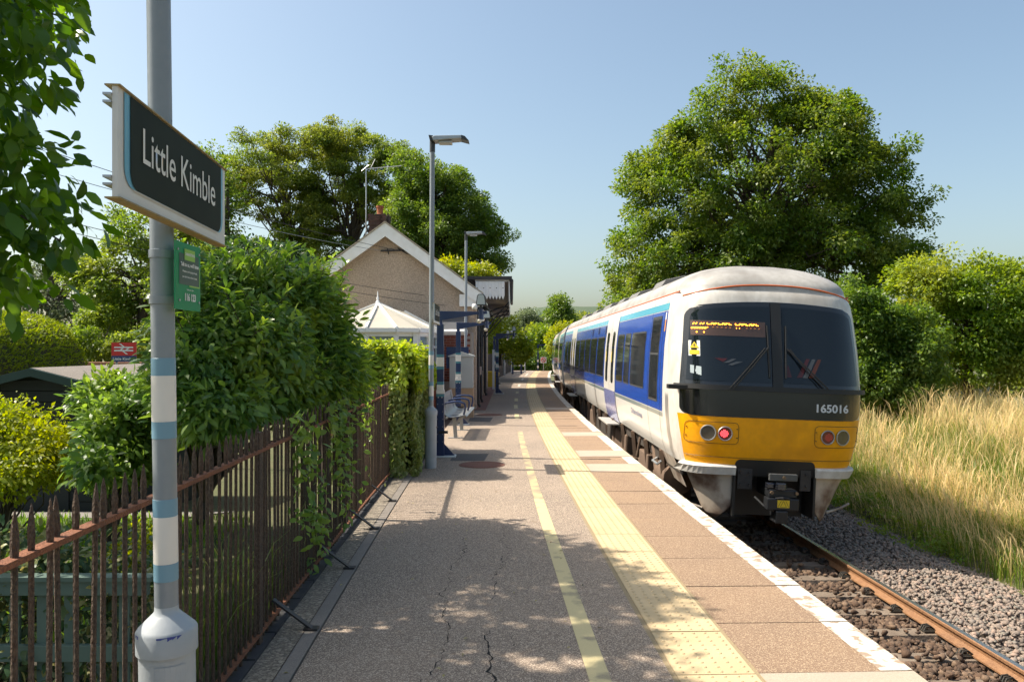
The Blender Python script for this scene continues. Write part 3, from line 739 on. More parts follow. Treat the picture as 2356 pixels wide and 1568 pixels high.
# ------------------------------------------------------------------ blue masts
def mast(X, Y, label, arm=.62, fin=True):
    root = thing('blue_mast', label, 'mast', (X, Y, 0), -head(Y), 'navy hinged masts along the platform')
    mb = MB(); mb.box(-.10, .26, -.14, .14, 0, .025); mb.obj('base_plate', pmat('pale steel plate', (.55, .56, .55), .5), root, bevel=.004)
    mb = MB(); mb.prism([(.06, .026), (.24, .026), (.065, .22)], 'y', -.012, .012); mb.obj('gusset', navy_m, root)
    mb = MB(); mb.box(-.065, .065, -.065, .065, .026, 1.115); mb.obj('lower_column', navy_m, root, bevel=.006)
    mb = MB(); mb.box(-.057, .057, -.057, .057, 1.115, 2.22); mb.obj('column', navy_m, root, bevel=.006)
    for z0, z1, m, r in ((1.007, 1.055, teal_m, .0665), (1.055, 1.118, bandwhite_m, .0665), (1.118, 1.211, bandwhite_m, .0588), (1.211, 1.26, teal_m, .0588), (1.464, 1.511, teal_m, .0588), (1.511, 1.668, bandwhite_m, .0588), (1.668, 1.715, teal_m, .0588)):
        mb = MB(); mb.box(-r, r, -r, r, z0, z1); mb.obj('band', m, root, bevel=.006)
    mb = MB(); mb.box(-.034, .034, -.034, .034, 2.22, 2.30); mb.obj('neck', navy_m, root)
    mb = MB(); mb.prism([(-.045, 2.27), (arm, 2.385), (arm, 2.43), (-.045, 2.44)], 'y', -.036, .036); am = mb.obj('arm', navy_m, root, bevel=.004)
    hub = MB(); hub.tube([(arm + .06, 0, 2.30), (arm + .06, 0, 2.47)], .05, 12); hub.bar((arm - .01, 0, 2.40), (arm + .16, 0, 2.42), .05, .05); hub.obj('hub', navy_m, am, smooth=40)
    sp = MB(); sp.prism([(arm - .03, 2.53), (arm + .15, 2.53), (arm + .125, 2.70), (arm + .10, 2.725), (arm + .02, 2.725), (arm - .005, 2.70)], 'y', -.05, .07)
    sp.bar((arm + .06, 0, 2.47), (arm + .06, 0, 2.53), .04, .04); sp.obj('speaker', darkcap_m, am, bevel=.006)
    sf = MB(); sf.poly([(arm - .012, -.0555, 2.55), (arm + .132, -.0555, 2.55), (arm + .112, -.0555, 2.69), (arm + .09, -.0555, 2.712), (arm + .03, -.0555, 2.712), (arm + .008, -.0555, 2.69)]); sf.obj('speaker_face', pmat('pale speaker face', (.42, .47, .47), .4), am)
    lp = MB(); lp.lathe([(.012, .10), (.04, .09), (.05, .05), (.045, .015), (.02, 0)], 16, (arm - .045, -.03, 2.46)); lp.obj('camera_dome', pmat('white dome', (.75, .74, .70), .25), am, smooth=80)
    lp = MB(); lp.lathe([(.01, -.07), (.035, -.055), (.042, -.02), (.035, 0)], 16, (arm + .03, -.02, 2.30)); lp.obj('sensor', pmat('cream dome', (.66, .6, .48), .3), am, smooth=80)
    mb = MB()
    for i in range(6):
        for s in (-.042, .042):
            mb.tube([(s, -.065, .26 + i * .125), (s, -.071, .26 + i * .125)], .006, 6)
    for s in (-.03, .03): mb.tube([(s, -.06, 1.0), (s, -.085, 1.0)], .012, 8)
    mb.obj('bolt', bolt_m, root)
    hg = MB(); hg.bar((-.02, -.066, .42), (.13, -.075, .42), .03, .045); hg.tube([(-.01, -.075, .42), (-.01, -.10, .42)], .011, 8); hg.obj('hinge', blackiron_m, root)
    return root
mast(-1.20, 13.35, 'nearest navy mast with teal and white bands and a speaker on its arm')
mast(-1.28, 19.0, 'navy mast standing behind the silver bench')
mast(-.60, 32.2, 'navy mast on the platform beyond the station canopy')
mast(-.88, 39.5, 'navy mast partly hidden behind the one beyond the canopy')

# ------------------------------------------------------------------ bench
bench = thing('bench', 'silver metal bench with navy armrests between two navy masts', 'bench', (-1.30, 16.95, 0), R(-1))
prof = [(-.10, .90), (-.075, .78), (-.04, .62), (-.005, .52), (.05, .465), (.12, .452), (.25, .47), (.37, .495), (.405, .495), (.43, .475)]
sm = MB(); idx = list(range(len(prof)))
sm.grid(lambda k, y: (prof[k][0], y, prof[k][1]), idx, [-.065, .065])
sm.grid(lambda k, y: (prof[k][0] - .006, y, prof[k][1] - .014), idx, [-.065, .065], flip=True)
slat_me = sm.mesh('slat', galv_m, smooth=40)
for i in range(15): link('slat', slat_me, bench, loc=(0, -1.12 + i * .16, 0))
for y in (-.78, .78):
    mb = MB(); mb.bar((.05, y, .44), (.38, y, .47), .05, .05); mb.bar((.14, y, .44), (.17, y, .0), .055, .075); mb.bar((.30, y, .46), (.18, y, .28), .04, .05); mb.bar((-.0, y, .46), (-.095, y, .86), .04, .03); mb.box(.02, .32, y - .05, y + .05, 0, .014)
    mb.obj('leg_frame', pmat('grey leg steel', (.30, .31, .31), .5, metal=.3), bench, bevel=.006)
for y in (-1.13, -.02, 1.13):
    mb = MB(); q = [(-.05, .70), (.02, .735), (.16, .757), (.30, .75), (.38, .72), (.395, .66), (.385, .58), (.36, .50)]
    mb.tube([(a, y, b) for a, b in q], .021, 8); mb.obj('armrest', navy_m, bench, smooth=60)
for z in (.435, .83):
    mb = MB(); mb.bar((.02 if z < .6 else -.10, -1.18, z), (.02 if z < .6 else -.10, 1.18, z), .03, .03); mb.obj('cross_bar', galv_m, bench)

# ------------------------------------------------------------------ cabinets
cab = thing('equipment_cabinet', 'grey metal cabinet on a tan plinth between bench and building', 'cabinet', (-1.62, 20.9, 0))
mb = MB(); mb.box(-.03, .60, 0, .52, 0, .78); mb.obj('plinth', pmat('tan brick plinth', (.42, .29, .18), .85, var=(.36, .25, .16), var_scale=6), cab)
mb = MB(); mb.box(-.02, .59, -.02, .5, .782, 1.60); bd = mb.obj('body', pmat('grey cabinet paint', (.40, .42, .41), .5), cab, bevel=.006)
mb = MB(); mb.prism([(-.06, 1.602), (.63, 1.602), (.63, 1.63), (.285, 1.74), (-.06, 1.63)], 'y', -.05, .54); mb.obj('lid', pmat('grey cabinet lid', (.46, .48, .47), .45), cab, bevel=.004)
mb = MB(); mb.box(.28, .284, -.0225, -.0205, .80, 1.58); mb.obj('door_seam', crack_m, bd)
bb = thing('blue_board', 'dark blue notice board post beside the grey cabinet', 'notice board', (-1.76, 20.3, 0))
mb = MB(); mb.box(-.03, .03, -.03, .03, 0, 1.95); mb.obj('post', navy_m, bb); mb = MB(); mb.box(.035, .62, .62, .66, 1.3, 1.86); mb.box(.5, .55, .665, .70, 0, 1.4); mb.obj('panel', navy_m, bb)
gb = thing('grit_bin', 'yellow grit bin beyond the station building', 'grit bin', (-1.30, 38.0, 0))
mb = MB(); mb.prism([(0, 0), (.62, 0), (.68, .62), (-.06, .62)], 'y', 0, .5); mb.obj('bin', pmat('yellow plastic', (.70, .47, .02), .5), gb, bevel=.03)
mb = MB(); mb.prism([(-.08, .625), (.70, .625), (.64, .72), (0, .76)], 'y', -.03, .53); mb.obj('lid', pmat('yellow plastic', (.70, .47, .02), .5), gb, bevel=.02)
wp = thing('white_post', 'slim white post in front of the yellow grit bin', 'post', (-.83, 35.6, 0))
mb = MB(); mb.box(-.05, .05, -.03, .03, 0, 1.75); mb.obj('shaft', whitepaint_m, wp); mb = MB(); mb.box(-.055, .055, -.035, .035, 1.752, 1.79); mb.obj('cap', whitepaint_m, wp)
# ------------------------------------------------------------------ station building
GX0, GX1, GY0, GY1, RX, RZ, EZ = -6.33, -1.13, 23.7, 37.2, -3.73, 5.18, 3.42
bl = thing('station_building', 'pebbledashed station house with white bargeboards, canopy and chimney', 'building', (RX, GY0, 0))
off = Vector((-RX, -GY0, 0))
def B(mb, name, mats, **kw):
    mb.v = [(x - RX, y - GY0, z) for x, y, z in mb.v]; return mb.obj(name, mats, kw.pop('parent', bl), **kw)
mb = MB(); mb.prism([(GX0, -.4), (GX1, -.4), (GX1, EZ - .12), (RX, RZ), (GX0, EZ - .12)], 'y', GY0, GY1); wall = B(mb, 'wall', render_m)
for sgn, ex in ((1, GX1 + .24), (-1, GX0 - .24)):
    t = .10; ez = EZ - .02
    mb = MB(); mb.prism([(RX, RZ + .32), (ex, ez + .0), (ex, ez - t), (RX, RZ + .32 - t)], 'y', GY0 - .22, GY1 + .2); rf = B(mb, 'roof', slate_m)
    if sgn > 0: roof = rf
    mb = MB(); d = (RX + sgn * .0, RZ + .335); e2 = (ex + sgn * .03, ez + .01)
    mb.prism([d, e2, (e2[0], e2[1] - .36), (RX, RZ - .06)], 'y', GY0 - .30, GY0 - .235); B(mb, 'barge_board', whitepaint_m)
    mb = MB(); mb.prism([(RX, RZ + .385), (ex + sgn * .05, ez + .055), (ex + sgn * .05, ez + .02), (RX, RZ + .342)], 'y', GY0 - .33, GY0 - .10); B(mb, 'verge_tiles', coping_m)
mb = MB(); mb.box(GX1 - .42, GX1 + .20, GY0 - .232, GY0 - .004, 3.06, 3.42); B(mb, 'eave_box', whitepaint_m, bevel=.01)
# platform-side wall features
for y0, y1 in ((23.75, 24.15), (27.4, 27.8), (31.0, 31.4), (33.2, 33.55)):
    mb = MB(); mb.box(GX1 + .001, GX1 + .055, y0, y1, -.02, 3.1); B(mb, 'pilaster', render_m)
for y0, zt in ((24.4, 3.2), (26.6, 2.9), (30.6, 2.9)):
    mb = MB(); mb.tube([(GX1 + .02, y0, zt), (GX1 + .10, y0, zt - .1), (GX1 + .10, y0, .15), (GX1 + .15, y0, .04)], .042 if y0 < 30 else .05, 10); B(mb, 'drainpipe', blackiron_m, smooth=50)
mb = MB(); mb.box(GX1 + .001, GX1 + .16, 25.0, 25.35, 1.0, 1.25); B(mb, 'meter_box', pmat('pinkish plastic', (.5, .38, .32), .5))
mb = MB(); mb.box(GX1 + .001, GX1 + .03, 28.2, 29.2, 0, 2.1); B(mb, 'door', pmat('brown door', (.10, .06, .04), .5))
for y0 in (25.6, 29.6, 31.8):
    mb = MB(); mb.box(GX1 + .001, GX1 + .03, y0, y0 + .8, 1.0, 2.1); B(mb, 'window', pmat('dark pane', (.03, .035, .04), .1))
mb = MB(); mb.box(GX1 + .001, GX1 + .35, GY0 - .1, GY1, -.02, .015); B(mb, 'wall_foot', pmat('reddish paving', (.20, .095, .07), .9))
# canopy
KX0, KX1, KY0, KY1 = GX1 - .02, -.10, 24.7, 37.0
mb = MB(); mb.box(KX0, KX1 + .02, KY0 + .03, KY1, 3.90, 3.96); can = B(mb, 'canopy', pmat('canopy boarding', (.55, .52, .47), .7))
mb = MB(); mb.box(KX0 - .35, KX1 + .10, KY0 - .06, KY1 + .05, 3.965, 4.06); B(mb, 'canopy_roof', pmat('lead grey roof', (.045, .043, .042), .7), parent=bl)
vb = MB(); q = [(-.0485, 0), (-.0485, -.44), (-.030, -.49), (-.012, -.53), (0, -.56), (.012, -.53), (.030, -.49), (.0485, -.44), (.0485, 0)]
vb.prism(q, 'y', 0, .022)
vbm = vb.mesh('valance_board', whitepaint_m)
hm = MB(); hm.tube([(0, -.002, -.20), (0, -.0012, -.20)], .016, 10); holem = hm.mesh('hole', crack_m)
vend = MB(); 
for i in range(9):
    o = link('valance_board', vbm, can, loc=(KX0 + .07 + i * .1 - RX, KY0 - GY0, 3.90))
    if i % 2 == 0: link('hole', holem, o)
for i in range(122):
    link('valance_board', vbm, can, loc=(KX1 + .02 - RX, KY0 + .05 + i * .1 - GY0, 3.90), rot=(0, 0, R(90)))
for i in range(9):
    link('valance_board', vbm, can, loc=(KX0 + .07 + i * .1 - RX, KY1 - GY0, 3.80))
mb = MB(); mb.box(KX0 + .02, KX1 - .01, KY1 - .06, KY1 - .02, 3.30, 3.90); B(mb, 'end_screen', pmat('cream boarding', (.62, .56, .47), .7), parent=can)
mb = MB(); mb.tube([(KX1 + .09, KY0 - .05, 3.93), (KX1 + .09, KY1, 3.90)], .055, 8); mb.bar((KX1 + .08, KY0 + .1, 3.9), (KX1 + .08, KY0 + .1, 3.28), .05, .05); B(mb, 'gutter', blackiron_m)
for y0 in (26.3, 29.2, 32.1):
    mb = MB(); pts = [(GX1 + .06, y0, 2.30)]
    for t in np.linspace(0, 1, 9): pts.append((GX1 + .06 + .95 * (1 - math.cos(t * math.pi / 2)), y0, 2.45 + .75 * math.sin(t * math.pi / 2)))
    mb.tube(pts, .03, 6); mb.bar((GX1 + .05, y0, 2.25), (KX1, y0, 3.36), .05, .04); mb.bar((GX1 + .05, y0, 1.9), (GX1 + .05, y0, 3.3), .05, .05)
    c0 = Vector((GX1 + .30, y0, 2.92)); mb.tube([c0 + Vector((.11 * math.cos(t), 0, .11 * math.sin(t))) for t in np.linspace(0, 2 * math.pi, 13)], .018, 6)
    B(mb, 'bracket', blackiron_m)
# chimney of single bricks
CX, CY_ = -4.33, 26.0
mb = MB(); mb.box(CX - .265, CX + .265, CY_ - .265, CY_ + .265, 4.4, 6.14); chim = B(mb, 'chimney', mortar_m)
cb = MB(); cb.box(-.101, .101, 0, .03, -.030, .030); cbm = cb.mesh('brick', pmat('sooty chimney brick', (.15, .07, .05), .9, var=(.06, .04, .034), var_scale=3, var_amt=.9))
z = 4.62; rowi = 0
while z < 6.15:
    grow = .045 if z > 5.92 else (.025 if z > 5.84 else 0)
    for s in range(3):
        xx = -.212 + s * .212 + (.0 if rowi % 2 else .05)
        if xx > .17: xx = .164
        link('brick', cbm, chim, loc=(CX - RX + xx, CY_ - GY0 - .29 - grow, z))
        link('brick', cbm, chim, loc=(CX - RX - .29 - grow, CY_ - GY0 - xx * .95, z), rot=(0, 0, R(-90)))
        link('brick', cbm, chim, loc=(CX - RX + .29 + grow, CY_ - GY0 + xx * .95, z), rot=(0, 0, R(90)))
    z += .072; rowi += 1
mb = MB(); mb.lathe([(.12, 6.14), (.125, 6.2), (.10, 6.22), (.105, 6.40), (.125, 6.41), (.125, 6.47), (.09, 6.47)], 18, (CX - RX + .02 + RX, CY_, 0)); B(mb, 'chimney_pot', pmat('terracotta', (.32, .10, .045), .8), smooth=50, parent=chim)
# aerial
ae = thing('aerial', 'thin tall television aerial mast beside the chimney', 'aerial', (-4.80, 26.2, 5.0))
mb = MB(); mb.tube([(0, 0, 0), (0, 0, 2.75)], .02, 6); mb.obj('mast', alu_m, ae)
mb = MB(); mb.tube([(-.05, 0, 2.72), (1.15, .15, 2.86)], .014, 5); mb.tube([(.15, 0, 2.75), (.30, 0, 3.05)], .012, 5); mb.tube([(-.15, 0, 2.66), (.1, 0, 2.86)], .012, 5); mb.obj('antenna', alu_m, ae)
# brick extension of single bricks
ex = MB(); ex.box(-2.42, -1.135, 22.43, 23.69, -.4, 2.28); ext = B(ex, 'brick_extension', mortar_m)
be = MB(); be.box(-.1075, .1075, -.015, 0, -.0325, .0325); bem = be.mesh('brick', brick_m)
bem2 = be.mesh('brick', pmat('dark red brick', (.17, .045, .028), .85, var=(.12, .035, .025), var_scale=3, bump=.25))
z = .93; r_ = 0
while z < 2.27:
    x = -2.30 + (r_ % 2) * .1125
    while x < -1.24:
        link('brick', bem if rng.random() < .7 else bem2, ext, loc=(x - RX, 22.43 - GY0 - .001, z)); x += .225
    z += .075; r_ += 1
mb = MB(); mb.prism([(22.30, 2.33), (23.69, 2.80), (23.69, 2.72), (22.30, 2.26)], 'x', -2.40, -1.30); B(mb, 'extension_roof', slate_m)
mb = MB(); mb.tube([(-2.45, 22.30, 2.30), (-1.26, 22.30, 2.30)], .055, 8); mb.box(-2.42, -1.25, 22.36, 22.42, 2.20, 2.34); B(mb, 'extension_gutter', whitepaint_m)

# ------------------------------------------------------------------ conservatory
con = thing('conservatory', 'white conservatory with pale hipped roof in front of the station house', 'conservatory', (-3.5, 19.1, -.3))
def Kn(mb, name, mats, **kw):
    mb.v = [(x + 3.5, y - 19.1, z + .3) for x, y, z in mb.v]; return mb.obj(name, mats, kw.pop('parent', con), **kw)
ap = (-3.49, 20.7, 2.97); ev = [(-4.95, 23.0), (-4.95, 20.0), (-4.25, 19.1), (-3.49, 19.05), (-2.77, 19.05), (-2.25, 19.2), (-1.98, 19.8), (-1.98, 22.25)]
eh = 2.30; bk = (-3.49, 22.9, 2.97); bkr = (-3.0, 22.25, 2.84)
for i in range(1, 6):
    mb = MB(); mb.poly([(*ev[i], eh), (*ev[i + 1], eh), ap]); Kn(mb, 'roof_panel', poly_m)
mb = MB(); mb.poly([(*ev[0], eh), (*ev[1], eh), ap, bk]); Kn(mb, 'roof_panel', poly_m)
mb = MB(); mb.poly([(*ev[6], eh), (*ev[7], eh), bkr, ap]); Kn(mb, 'roof_panel', poly_m)
for i in (1, 3, 4, 6, 7):
    mb = MB(); e = bkr if i == 7 else ap; mb.bar((*ev[i], eh + .03), (e[0], e[1], e[2] + .03), .06, .045); Kn(mb, 'glazing_bar', upvc_m)
mb = MB(); mb.bar((ap[0], ap[1] - .05, 2.99), bk, .12, .06); mb.lathe([(.05, 0), (.06, .05), (.022, .09), (.035, .14), (.016, .19), (.012, .30), (.002, .34)], 10, (ap[0], ap[1], 2.98)); Kn(mb, 'ridge', upvc_m, smooth=50)
for i in range(7):
    a0 = Vector((*ev[i], 0)); a1 = Vector((*ev[i + 1], 0)); L = (a1 - a0).length; d = (a1 - a0).normalized()
    ins = Vector((-d.y, d.x, 0)) * .09
    mb = MB(); mb.bar(a0 + Vector((0, 0, eh - .04)), a1 + Vector((0, 0, eh - .04)), .10, .10); Kn(mb, 'gutter', upvc_m)
    b0 = a0 + ins; b1 = a1 + ins
    mb = MB(); mb.bar(b0 + Vector((0, 0, 2.16)), b1 + Vector((0, 0, 2.16)), .07, .10); mb.bar(b0 + Vector((0, 0, 1.35)), b1 + Vector((0, 0, 1.35)), .07, .08); mb.bar(b0 + Vector((0, 0, 1.86)), b1 + Vector((0, 0, 1.86)), .06, .06)
    mb.bar(b0 + Vector((0, 0, .9)), b0 + Vector((0, 0, 2.21)), .10, .10, up=(0, 1, 0)); mb.bar(b1 + Vector((0, 0, .9)), b1 + Vector((0, 0, 2.21)), .10, .10, up=(0, 1, 0))
    fr = Kn(mb, 'window_frame', upvc_m)
    mb = MB(); i2 = ins * 1.15
    for z0, z1 in ((1.40, 1.83), (1.89, 2.11)):
        mb.poly([a0 + i2 + Vector((0, 0, z0)), a1 + i2 + Vector((0, 0, z0)), a1 + i2 + Vector((0, 0, z1)), a0 + i2 + Vector((0, 0, z1))])
    Kn(mb, 'pane', blind_m, parent=con)
    mb = MB(); mb.bar(b0 + Vector((0, 0, .5)), b1 + Vector((0, 0, .5)), .10, 1.6); Kn(mb, 'dwarf_wall', brick_m)

# ------------------------------------------------------------------ overhead cables
pole = thing('utility_pole', 'wooden utility pole beyond the garden to the left', 'utility pole', (-10.6, 12.0, -.3))
mb = MB(); mb.tube([(0, 0, 0), (0, 0, 6.9)], [.13, .10], 10); mb.obj('shaft', bark_m, pole, smooth=60); mb = MB(); mb.box(-.6, .6, -.05, .05, 6.2, 6.3); mb.obj('cross_arm', bark_m, pole)
for i, (x, zp, zg, xg) in enumerate(((-10.2, 5.95, 4.72, -3.45), (-10.6, 5.6, 4.70, -3.9), (-11.0, 4.9, 3.4, -2.6), (-10.6, 4.6, 3.1, -2.0))):
    mb = MB(); A0 = Vector((x, 12, zp)); B0 = Vector((xg, GY0 - .05 if i > 1 else GY0 - .32, zg)); pts = []
    for t in np.linspace(0, 1, 15):
        q = A0.lerp(B0, t); q.z -= 4 * .25 * t * (1 - t); pts.append(q)
    mb.tube([q - A0 for q in pts], .007, 5)
    o = mb.obj('cable', wire_m if i != 1 else pmat('grey cable', (.2, .22, .24), .5), smooth=60); o.location = A0
    tag(o, ('uppermost cable from the left running to the bracket in the station gable peak', 'grey cable just under the uppermost, ending left of the gable peak', 'lower dark cable sagging to the middle of the pebbledash gable', 'lowest cable sagging to the right side of the gable above the conservatory')[i], 'cable', 'overhead cables')
br = MB(); br.bar((-3.9, GY0 - .05, 4.72), (-2.9, GY0 - .05, 4.74), .04, .04); br.bar((-3.4, GY0 - .05, 4.80), (-3.1, GY0 - .05, 4.62), .03, .03); br.bar((-3.7, GY0 - .05, 4.78), (-3.66, GY0 - .05, 4.62), .03, .03); B(br, 'cable_bracket', blackiron_m)

# ------------------------------------------------------------------ garden
def garden_sheet(name, pts, mat, z):
    mb = MB(); mb.poly([(x, y, z) for x, y in pts]); o = mb.obj(name, mat); o['kind'] = 'structure'; return o
garden_sheet('lawn', [(-8.0, 4.3), (-2.4, 4.3), (-2.35, 6.6), (-3.0, 7.5), (-8.0, 7.5)], lawn_m, .212)
garden_sheet('flower_bed', [(-7.0, 2.0), (-2.0, 2.0), (-2.05, 4.28), (-7.0, 4.28)], soil_m, .208)
mb = MB(); mb.grid(lambda x, y: (x, y, ground_z(-9, y) + .012), [-9.5, -6, -3.1], [7.52, 8.0, 8.5, 8.95]); struct('garden_path', mb, paving_m)
def blades(n, fx, hgt, wid, bend, mat, name, lab=None, cat=None, lean=(0, 0), seed_head=0.0):
    P = fx(n); n = len(P); H = hgt * (.5 + .75 * rng.random(n)) * (1 if hgt < .2 else (.78 + .3 * np.sin(P[:, 0] * 2.3 + P[:, 1] * .9) * np.sin(P[:, 1] * 1.7 - P[:, 0]))); a = rng.random(n) * 6.28
    D = np.stack([np.cos(a), np.sin(a), np.zeros(n)], 1); S = np.stack([-np.sin(a), np.cos(a), np.zeros(n)], 1)
    Bv = D * (bend * H * (.4 + rng.random(n)))[:, None] + np.array([lean[0], lean[1], 0]) * H[:, None]
    up = np.array([0, 0, 1.0]); w = wid * (.6 + .8 * rng.random(n))[:, None]
    m1 = P + up * (H * .45)[:, None] + Bv * .2; m2 = P + up * (H * .8)[:, None] + Bv * .6; tip = P + up * (H * 1.0 - .08 * H)[:, None] + Bv
    hw = np.where(rng.random(n) < seed_head, 2.6, .8)[:, None]
    V = np.stack([P - S * w, P + S * w, m1 - S * w * .8, m1 + S * w * .8, m2 - S * w * hw * .7, m2 + S * w * hw * .7, tip], 1).reshape(-1, 3)
    lo = np.array([0, 1, 3, 2, 2, 3, 5, 4, 4, 5, 6]); base = (np.arange(n) * 7)[:, None]
    lv = (base + lo[None]).ravel().astype(np.int32); ls = ((np.arange(n) * 11)[:, None] + np.array([0, 4, 8])[None]).ravel().astype(np.int32)
    me = bpy.data.meshes.new(name); me.vertices.add(len(V)); me.vertices.foreach_set('co', V.astype(np.float32).ravel())
    me.loops.add(len(lv)); me.loops.foreach_set('vertex_index', lv); me.polygons.add(len(ls)); me.polygons.foreach_set('loop_start', ls)
    try: me.polygons.foreach_set('loop_total', np.tile(np.array([4, 4, 3], np.int32), n))
    except Exception: pass
    me.materials.append(mat); me.update(calc_edges=True)
    o = link(name, me); tag(o, lab, cat, kind='stuff'); return o
lawn_leaf = leafmat('lawn blades', (0.10, 0.20, 0.025), (0.15, 0.27, 0.03), (0.19, 0.30, 0.05), trans=.45)
blades(9000, lambda n: np.stack([rng.uniform(-6.5, -2.4, n), rng.uniform(4.3, 7.5, n), np.full(n, .205)], 1), .085, .006, .5, lawn_leaf, 'lawn_grass', 'short bright green lawn behind the rusty fence', 'grass')
fg = leafmat('fence grass', (0.06, 0.12, 0.02), (0.10, 0.17, 0.03), (0.16, 0.18, 0.06), trans=.4)
def ffx(n):
    y = rng.uniform(3.9, 6.0, n); return np.stack([np.array([C(q) for q in y]) - 2.80 - rng.random(n) * .25, y, np.full(n, -.1)], 1)
blades(420, ffx, 1.0, .006, .45, fg, 'fence_grass', 'long green grass growing up behind the iron fence', 'grass')
# little sage green garden fence behind the rusty railings
tr = thing('garden_fence', 'low sage green timber picket fence behind the rusty railings', 'fence', (-4.2, 3.62, -.3))
for z in (.73, 1.03):
    mb = MB(); mb.box(0, 2.55, -.015, .015, z - .045, z + .02 if z > 1 else z + .03); mb.obj('fence_rail', trellis_m, tr, bevel=.003)
x = .03
while x < 2.52:
    mb = MB(); mb.box(x, x + .045, .0165, .032, .05, 1.0); mb.obj('slat', trellis_m, tr); x += .125
mb = MB(); mb.box(-.02, 2.57, -.03, .045, 1.052, 1.072); mb.obj('fence_cap', trellis_m, tr)

# shed
sh = thing('garden_shed', 'dark green garden shed with grey felt roof behind the bushes', 'shed', (-5.35, 9.0, -.31))
hw, hz, rz_ = .95, 1.62, 1.86
mb = MB(); mb.prism([(-hw, 0), (hw, 0), (hw, hz - .02), (0, rz_ - .02), (-hw, hz - .02)], 'y', .02, 2.4); mb.obj('frame', darkwood_m, sh)
z = .02
while z < 1.84:
    w2 = hw if z < hz - .1 else hw * max(0, (rz_ - z - .11) / (rz_ - hz))
    if w2 > .1:
        mb = MB(); mb.box(-w2, w2, -.006, .018, z, z + .115); mb.obj('plank', darkwood_m, sh)
    z += .125
for s in (-1, 1):
    mb = MB(); mb.prism([(0, rz_ + .045), (s * (hw + .14), hz + .01), (s * (hw + .14), hz - .03), (0, rz_ + .005)], 'y', -.14, 2.55); mb.obj('roof', felt_m, sh)
    mb = MB(); mb.prism([(0, rz_ + .04), (s * (hw + .15), hz + .0), (s * (hw + .15), hz - .09), (0, rz_ - .05)], 'y', -.17, -.142); mb.obj('barge_board', shedtrim_m, sh)
mb = MB(); mb.box(-.35, .35, -.02, -.008, .05, 1.45); mb.obj('door', darkwood_m, sh)
# brick garden wall beyond
gw = thing('garden_wall', 'red brick boundary wall beyond the shed', 'wall', (-18, 26, -.3))
gwm = pmat('old orange brick', (.36, .13, .065), .9, var=(.25, .10, .06), var_scale=5, speck=(.42, .3, .22), speck_scale=14, speck_amt=.5)
mb = MB(); mb.box(0, 8.6, 0, .3, 0, 1.62); mb.obj('wall', gwm, gw); mb = MB(); mb.box(-.03, 8.63, -.04, .34, 1.622, 1.68); mb.obj('coping', pmat('wall coping', (.42, .2, .12), .9), gw)
# station sign on a post, double arrow
rs = thing('rail_sign', 'red and white double arrow station sign beyond the garden shed', 'sign', (-9.75, 20.0, -.3))
mb = MB(); mb.box(-.31, .31, 0, .03, 1.94, 2.27); mb.obj('red_panel', pmat('signal red', (.55, .022, .02), .4), rs)
mb = MB(); mb.box(-.31, .31, 0, .03, 1.78, 1.938); mb.obj('navy_panel', pmat('sign navy', (.012, .04, .14), .4), rs)
mb = MB(); q = -.004
for z in (2.05, 2.13): mb.poly([(-.24, q, z), (.24, q, z), (.24, q, z + .035), (-.24, q, z + .035)])
def diag(x0, z0, x1, z1, w=.05): mb.poly([(x0, q - .001, z0), (x0 + w, q - .001, z0), (x1 + w, q - .001, z1), (x1, q - .001, z1)])
diag(-.02, 2.165, -.12, 2.24); diag(.0, 2.05, .10, 2.13); diag(-.10, 2.085, .0, 2.165); diag(.06, 1.975, -.04, 2.05)
mb.obj('arrow_emblem', paper_m, rs)
sgn_text('Little Kimble', -.27, 1.825, .54, .07, .02, rs, -.004)
for x in (-.2, .2):
    mb = MB(); mb.tube([(x, .05, 0), (x, .05, 2.2)], .03, 8); mb.obj('post', alu_m, rs)

# ------------------------------------------------------------------ far end of the platform
ra = thing('hoop_railing', 'white tubular railing at the far end of the platform', 'railing', (0.0, 62.0, 0))
mb = MB(); mb.tube([(-.05, 0, 0), (-.05, 0, 1.02), (1.0, 0, 1.02), (1.0, 0, 0)], .035, 8); mb.tube([(-.05, 0, .52), (1.0, 0, .52)], .03, 8); mb.obj('frame', whitepaint_m, ra)
fm = thing('display_mast', 'navy frame with a hanging blue display box at the far platform end', 'mast', (.05, 58.0, 0))
for x in (0, .62):
    mb = MB(); mb.box(x - .06, x + .06, -.06, .06, 0, 2.45 if x == 0 else 2.9); mb.obj('column', navy_m, fm)
for z0 in (1.2, 1.62):
    mb = MB(); mb.box(-.064, .064, -.064, .064, z0, z0 + .16); mb.obj('band', bandwhite_m, fm)
mb = MB(); mb.box(-.06, 1.5, -.05, .05, 2.45, 2.53); mb.obj('arm', navy_m, fm)
mb = MB(); mb.box(.72, 1.30, -.2, .2, 1.35, 2.44); mb.obj('display_box', pmat('bright navy', (.015, .045, .15), .4), fm, bevel=.02)
mb = MB(); mb.lathe([(.06, 0), (.12, .06), (.10, .18), (.02, .22)], 12, (.95, 0, 2.55)); mb.obj('camera_dome', paper_m, fm, smooth=60)
f2 = thing('banded_post', 'slim navy and white banded post at the platform ramp', 'post', (2.15, 66.0, 0))
mb = MB(); mb.box(-.06, .06, -.06, .06, 0, 2.2); mb.obj('column', navy_m, f2)
for z0 in (.25, .75):
    mb = MB(); mb.box(-.064, .064, -.064, .064, z0, z0 + .2); mb.obj('band', bandwhite_m, f2)
mb = MB(); mb.box(-.06, .6, -.05, .05, 2.1, 2.2); mb.obj('arm', navy_m, f2)
f3 = thing('warning_sign', 'small red and white warning sign at the platform end', 'sign', (2.62, 66.4, 0))
